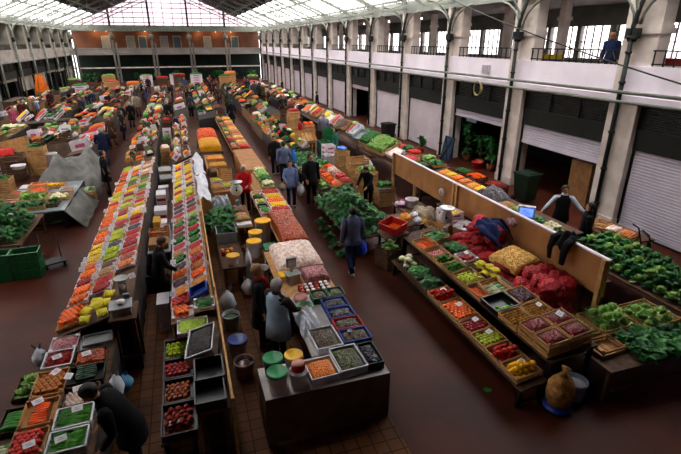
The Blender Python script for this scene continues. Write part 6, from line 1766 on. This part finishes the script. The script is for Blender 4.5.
person('person in a blue top leaning on the upper gallery rail', 13.0, 12.2, PI/2+.4, 1.7, coat='#22345c', legs='#151b2c', hair='black', z=3.92, near=False, lean=.12)
person('tall dark figure with a blue bag far along the red aisle', 2.98, 31.9, .1, 1.78, coat='#12141c', legs='#14161c', hair='black', near=False, coat_len=.55)
plastic_bag('small blue bag held by the tall dark figure', XF(2.66, 31.85, .45), MATS['bag_bright'], .12, .1, .42)
person('seller in a red top behind the far greens counter', 5.75, 24.2, 1.4, 1.6, coat='#a8141e', legs='#22222a', hair='black', near=False)
person('seller in teal overall by the tipped slatted crate', 6.55, 20.6, 1.3, 1.6, coat='#1f6a62', legs='#1f3a3a', hair='black', near=False)
pl = [(-3.43, 29.61, '#15151b', 'dark coat by the long fruit stall aisle'), (-3.75, 27.3, '#4a3428', 'brown jacket walking the dark aisle'), (-1.0, 35.0, '#101014', 'long black coat, nearer of a pair on the tiles'), (-.98, 33.2, '#16161c', 'black coat, farther of a pair on the tiles'), (-3.2, 38.7, '#8d7f72', 'pale jacket far along the dark aisle'), (3.13, 50, '#141418', 'dark clothes far down the red aisle'), (3.3, 45.1, '#5a4a40', 'brown clothes far down the red aisle'), (-3.0, 45, '#2a3a68', 'blue jacket far along the dark aisle'), (-3.4, 49.6, '#1a1a22', 'black jacket far along the dark aisle'), (2.95, 55, '#20202a', 'grey coat at the far end of the red aisle'), (6.7, 54, '#8d2430', 'red jacket by the far counter'), (6.9, 40, '#1a1a20', 'black top behind the far counter'), (-3.5, 39.4, '#c9c4bc', 'white shirt far along the dark aisle'), (6.9, 35, '#23233a', 'navy top behind the far counter'), (7.0, 45.5, '#2a2a30', 'charcoal top by the far second row'), (-6.95, 38.5, '#30303a', 'grey top behind the far third bank'), (-6.9, 43.2, '#1f2a40', 'blue grey top behind the far third bank'), (10.2, 50.5, '#18181c', 'black coat beside the far shutters'), (-.9, 47.3, '#202028', 'dark coat among the far stalls'), (.5, 56.5, '#39547a', 'denim jacket among the far stalls'), (-9.9, 33.9, '#b04a6a', 'pink top behind the kale bank'), (-9.95, 38.9, '#8d9fd0', 'light blue shirt behind the second far bank'), (-10.0, 44, '#26262e', 'charcoal coat behind the second far bank'), (10.1, 36.5, '#14141a', 'black coat by the far white shutter'), (-3.3, 57, '#2a2230', 'plum coat at the far end of the dark aisle'), (3.4, 60, '#7a2a2a', 'maroon coat at the far end of the red aisle'), (-.9, 40.5, '#6a5a4a', 'tan jacket among the far stalls'), (-6.95, 50.5, '#94705a', 'tan coat behind the third far bank')]
for i, (x, y, c, lb) in enumerate(pl):
    person('distant person in '+lb, x, y, rnd.uniform(0, 6.28), rnd.uniform(1.6, 1.78), coat=c, legs=rnd.choice(['#17171d', '#1d2740', '#25222a']), hair=rnd.choice(['black', 'brown', 'grey', 'black']), near=False, coat_len=rnd.choice([.55, .75, .85]), walk=rnd.choice([0, .35]))
FP = random.Random(21); nmx = 'navy black charcoal brown maroon olive slate tan green grey'.split(); cxs = '#1a2036 #121216 #26262b #3d2c22 #4a1a20 #3a3a22 #333c48 #7a6450 #24402e #55555c'.split()
for i in range(30):
    row = FP.choice([-10.05, -6.95, -3.75, -3.3, -1.0, .55, 2.95, 3.4, 6.9, 7.2]); y = 33+i*.78
    q = i % 10; place = {-10.05: 'behind the far second bank', -6.95: 'behind the far third bank', -3.75: 'by the far third bank aisle', -3.3: 'in the far dark aisle', -1.0: 'between the far fruit stalls', .55: 'beside the far centre stall', 2.95: 'beside the far island stall', 3.4: 'in the far red aisle', 6.9: 'behind the far aisle stall', 7.2: 'by the far shutter row'}[row]
    person('distant person in %s coat %s, %s from the near end' % (nmx[q], place, ordn(1+i)), row, y, FP.uniform(0, 6.28), FP.uniform(1.6, 1.78), coat=cxs[q], legs='#15151b', hair=FP.choice(['black', 'brown', 'grey']), near=False, coat_len=FP.choice([.55, .75]))
# trolley in the tiled aisle
t = thing('cart', 'empty wire cart standing in the far tiled aisle', 'cart', XF(-1.0, 19.6, 0, .1))
b = MB()
for z in (.22, .55): b.box((0, 0, z), (.52, .75, .02))
b.build('shelf', M_steel, t)
for i in (-1, 1):
    for j in (-1, 1):
        b = MB(); b.box((i*.25, j*.36, .45), (.03, .03, .72)); b.build('post', M_steel, t)
        b = MB(); b.lathe([(0, -.02), (.06, -.02), (.06, .02), (0, .02)], 10, T=XF(i*.25, j*.3, .062, 0, 0, PI/2)); b.build('wheel', M_black, t)
carton('white carton on the tiles by the far wire cart', -1.0, 17.2, 0, .34, .4, .5, M_paper)
carton('second white carton on the tiles behind the long stall', -1.02, 15.8, 0, .3, .6, .7, M_paper, M_pl['red'])
carton('brown carton on the tiles behind the long stall', -1.02, 15.0, 0, .3, .5, .4, m_brn)
# box stacks crowding the far tiled aisle
stack('wood', -.98, 22.4, 4, .42, .6, .22, 'in the tiled aisle, white topped', 'garlic_pile')
stack('oldwood', -.98, 24.2, 4, .42, .6, .22, 'in the tiled aisle, second stack', 'savoy')
stack('card', -.98, 26.6, 5, .42, .6, .2, 'in the tiled aisle, third stack', None)
stack('oldwood', -.98, 29.2, 5, .42, .6, .22, 'in the tiled aisle, fourth stack', 'tomato')

build_mass('distant jumble of produce crates filling the far half of the hall')
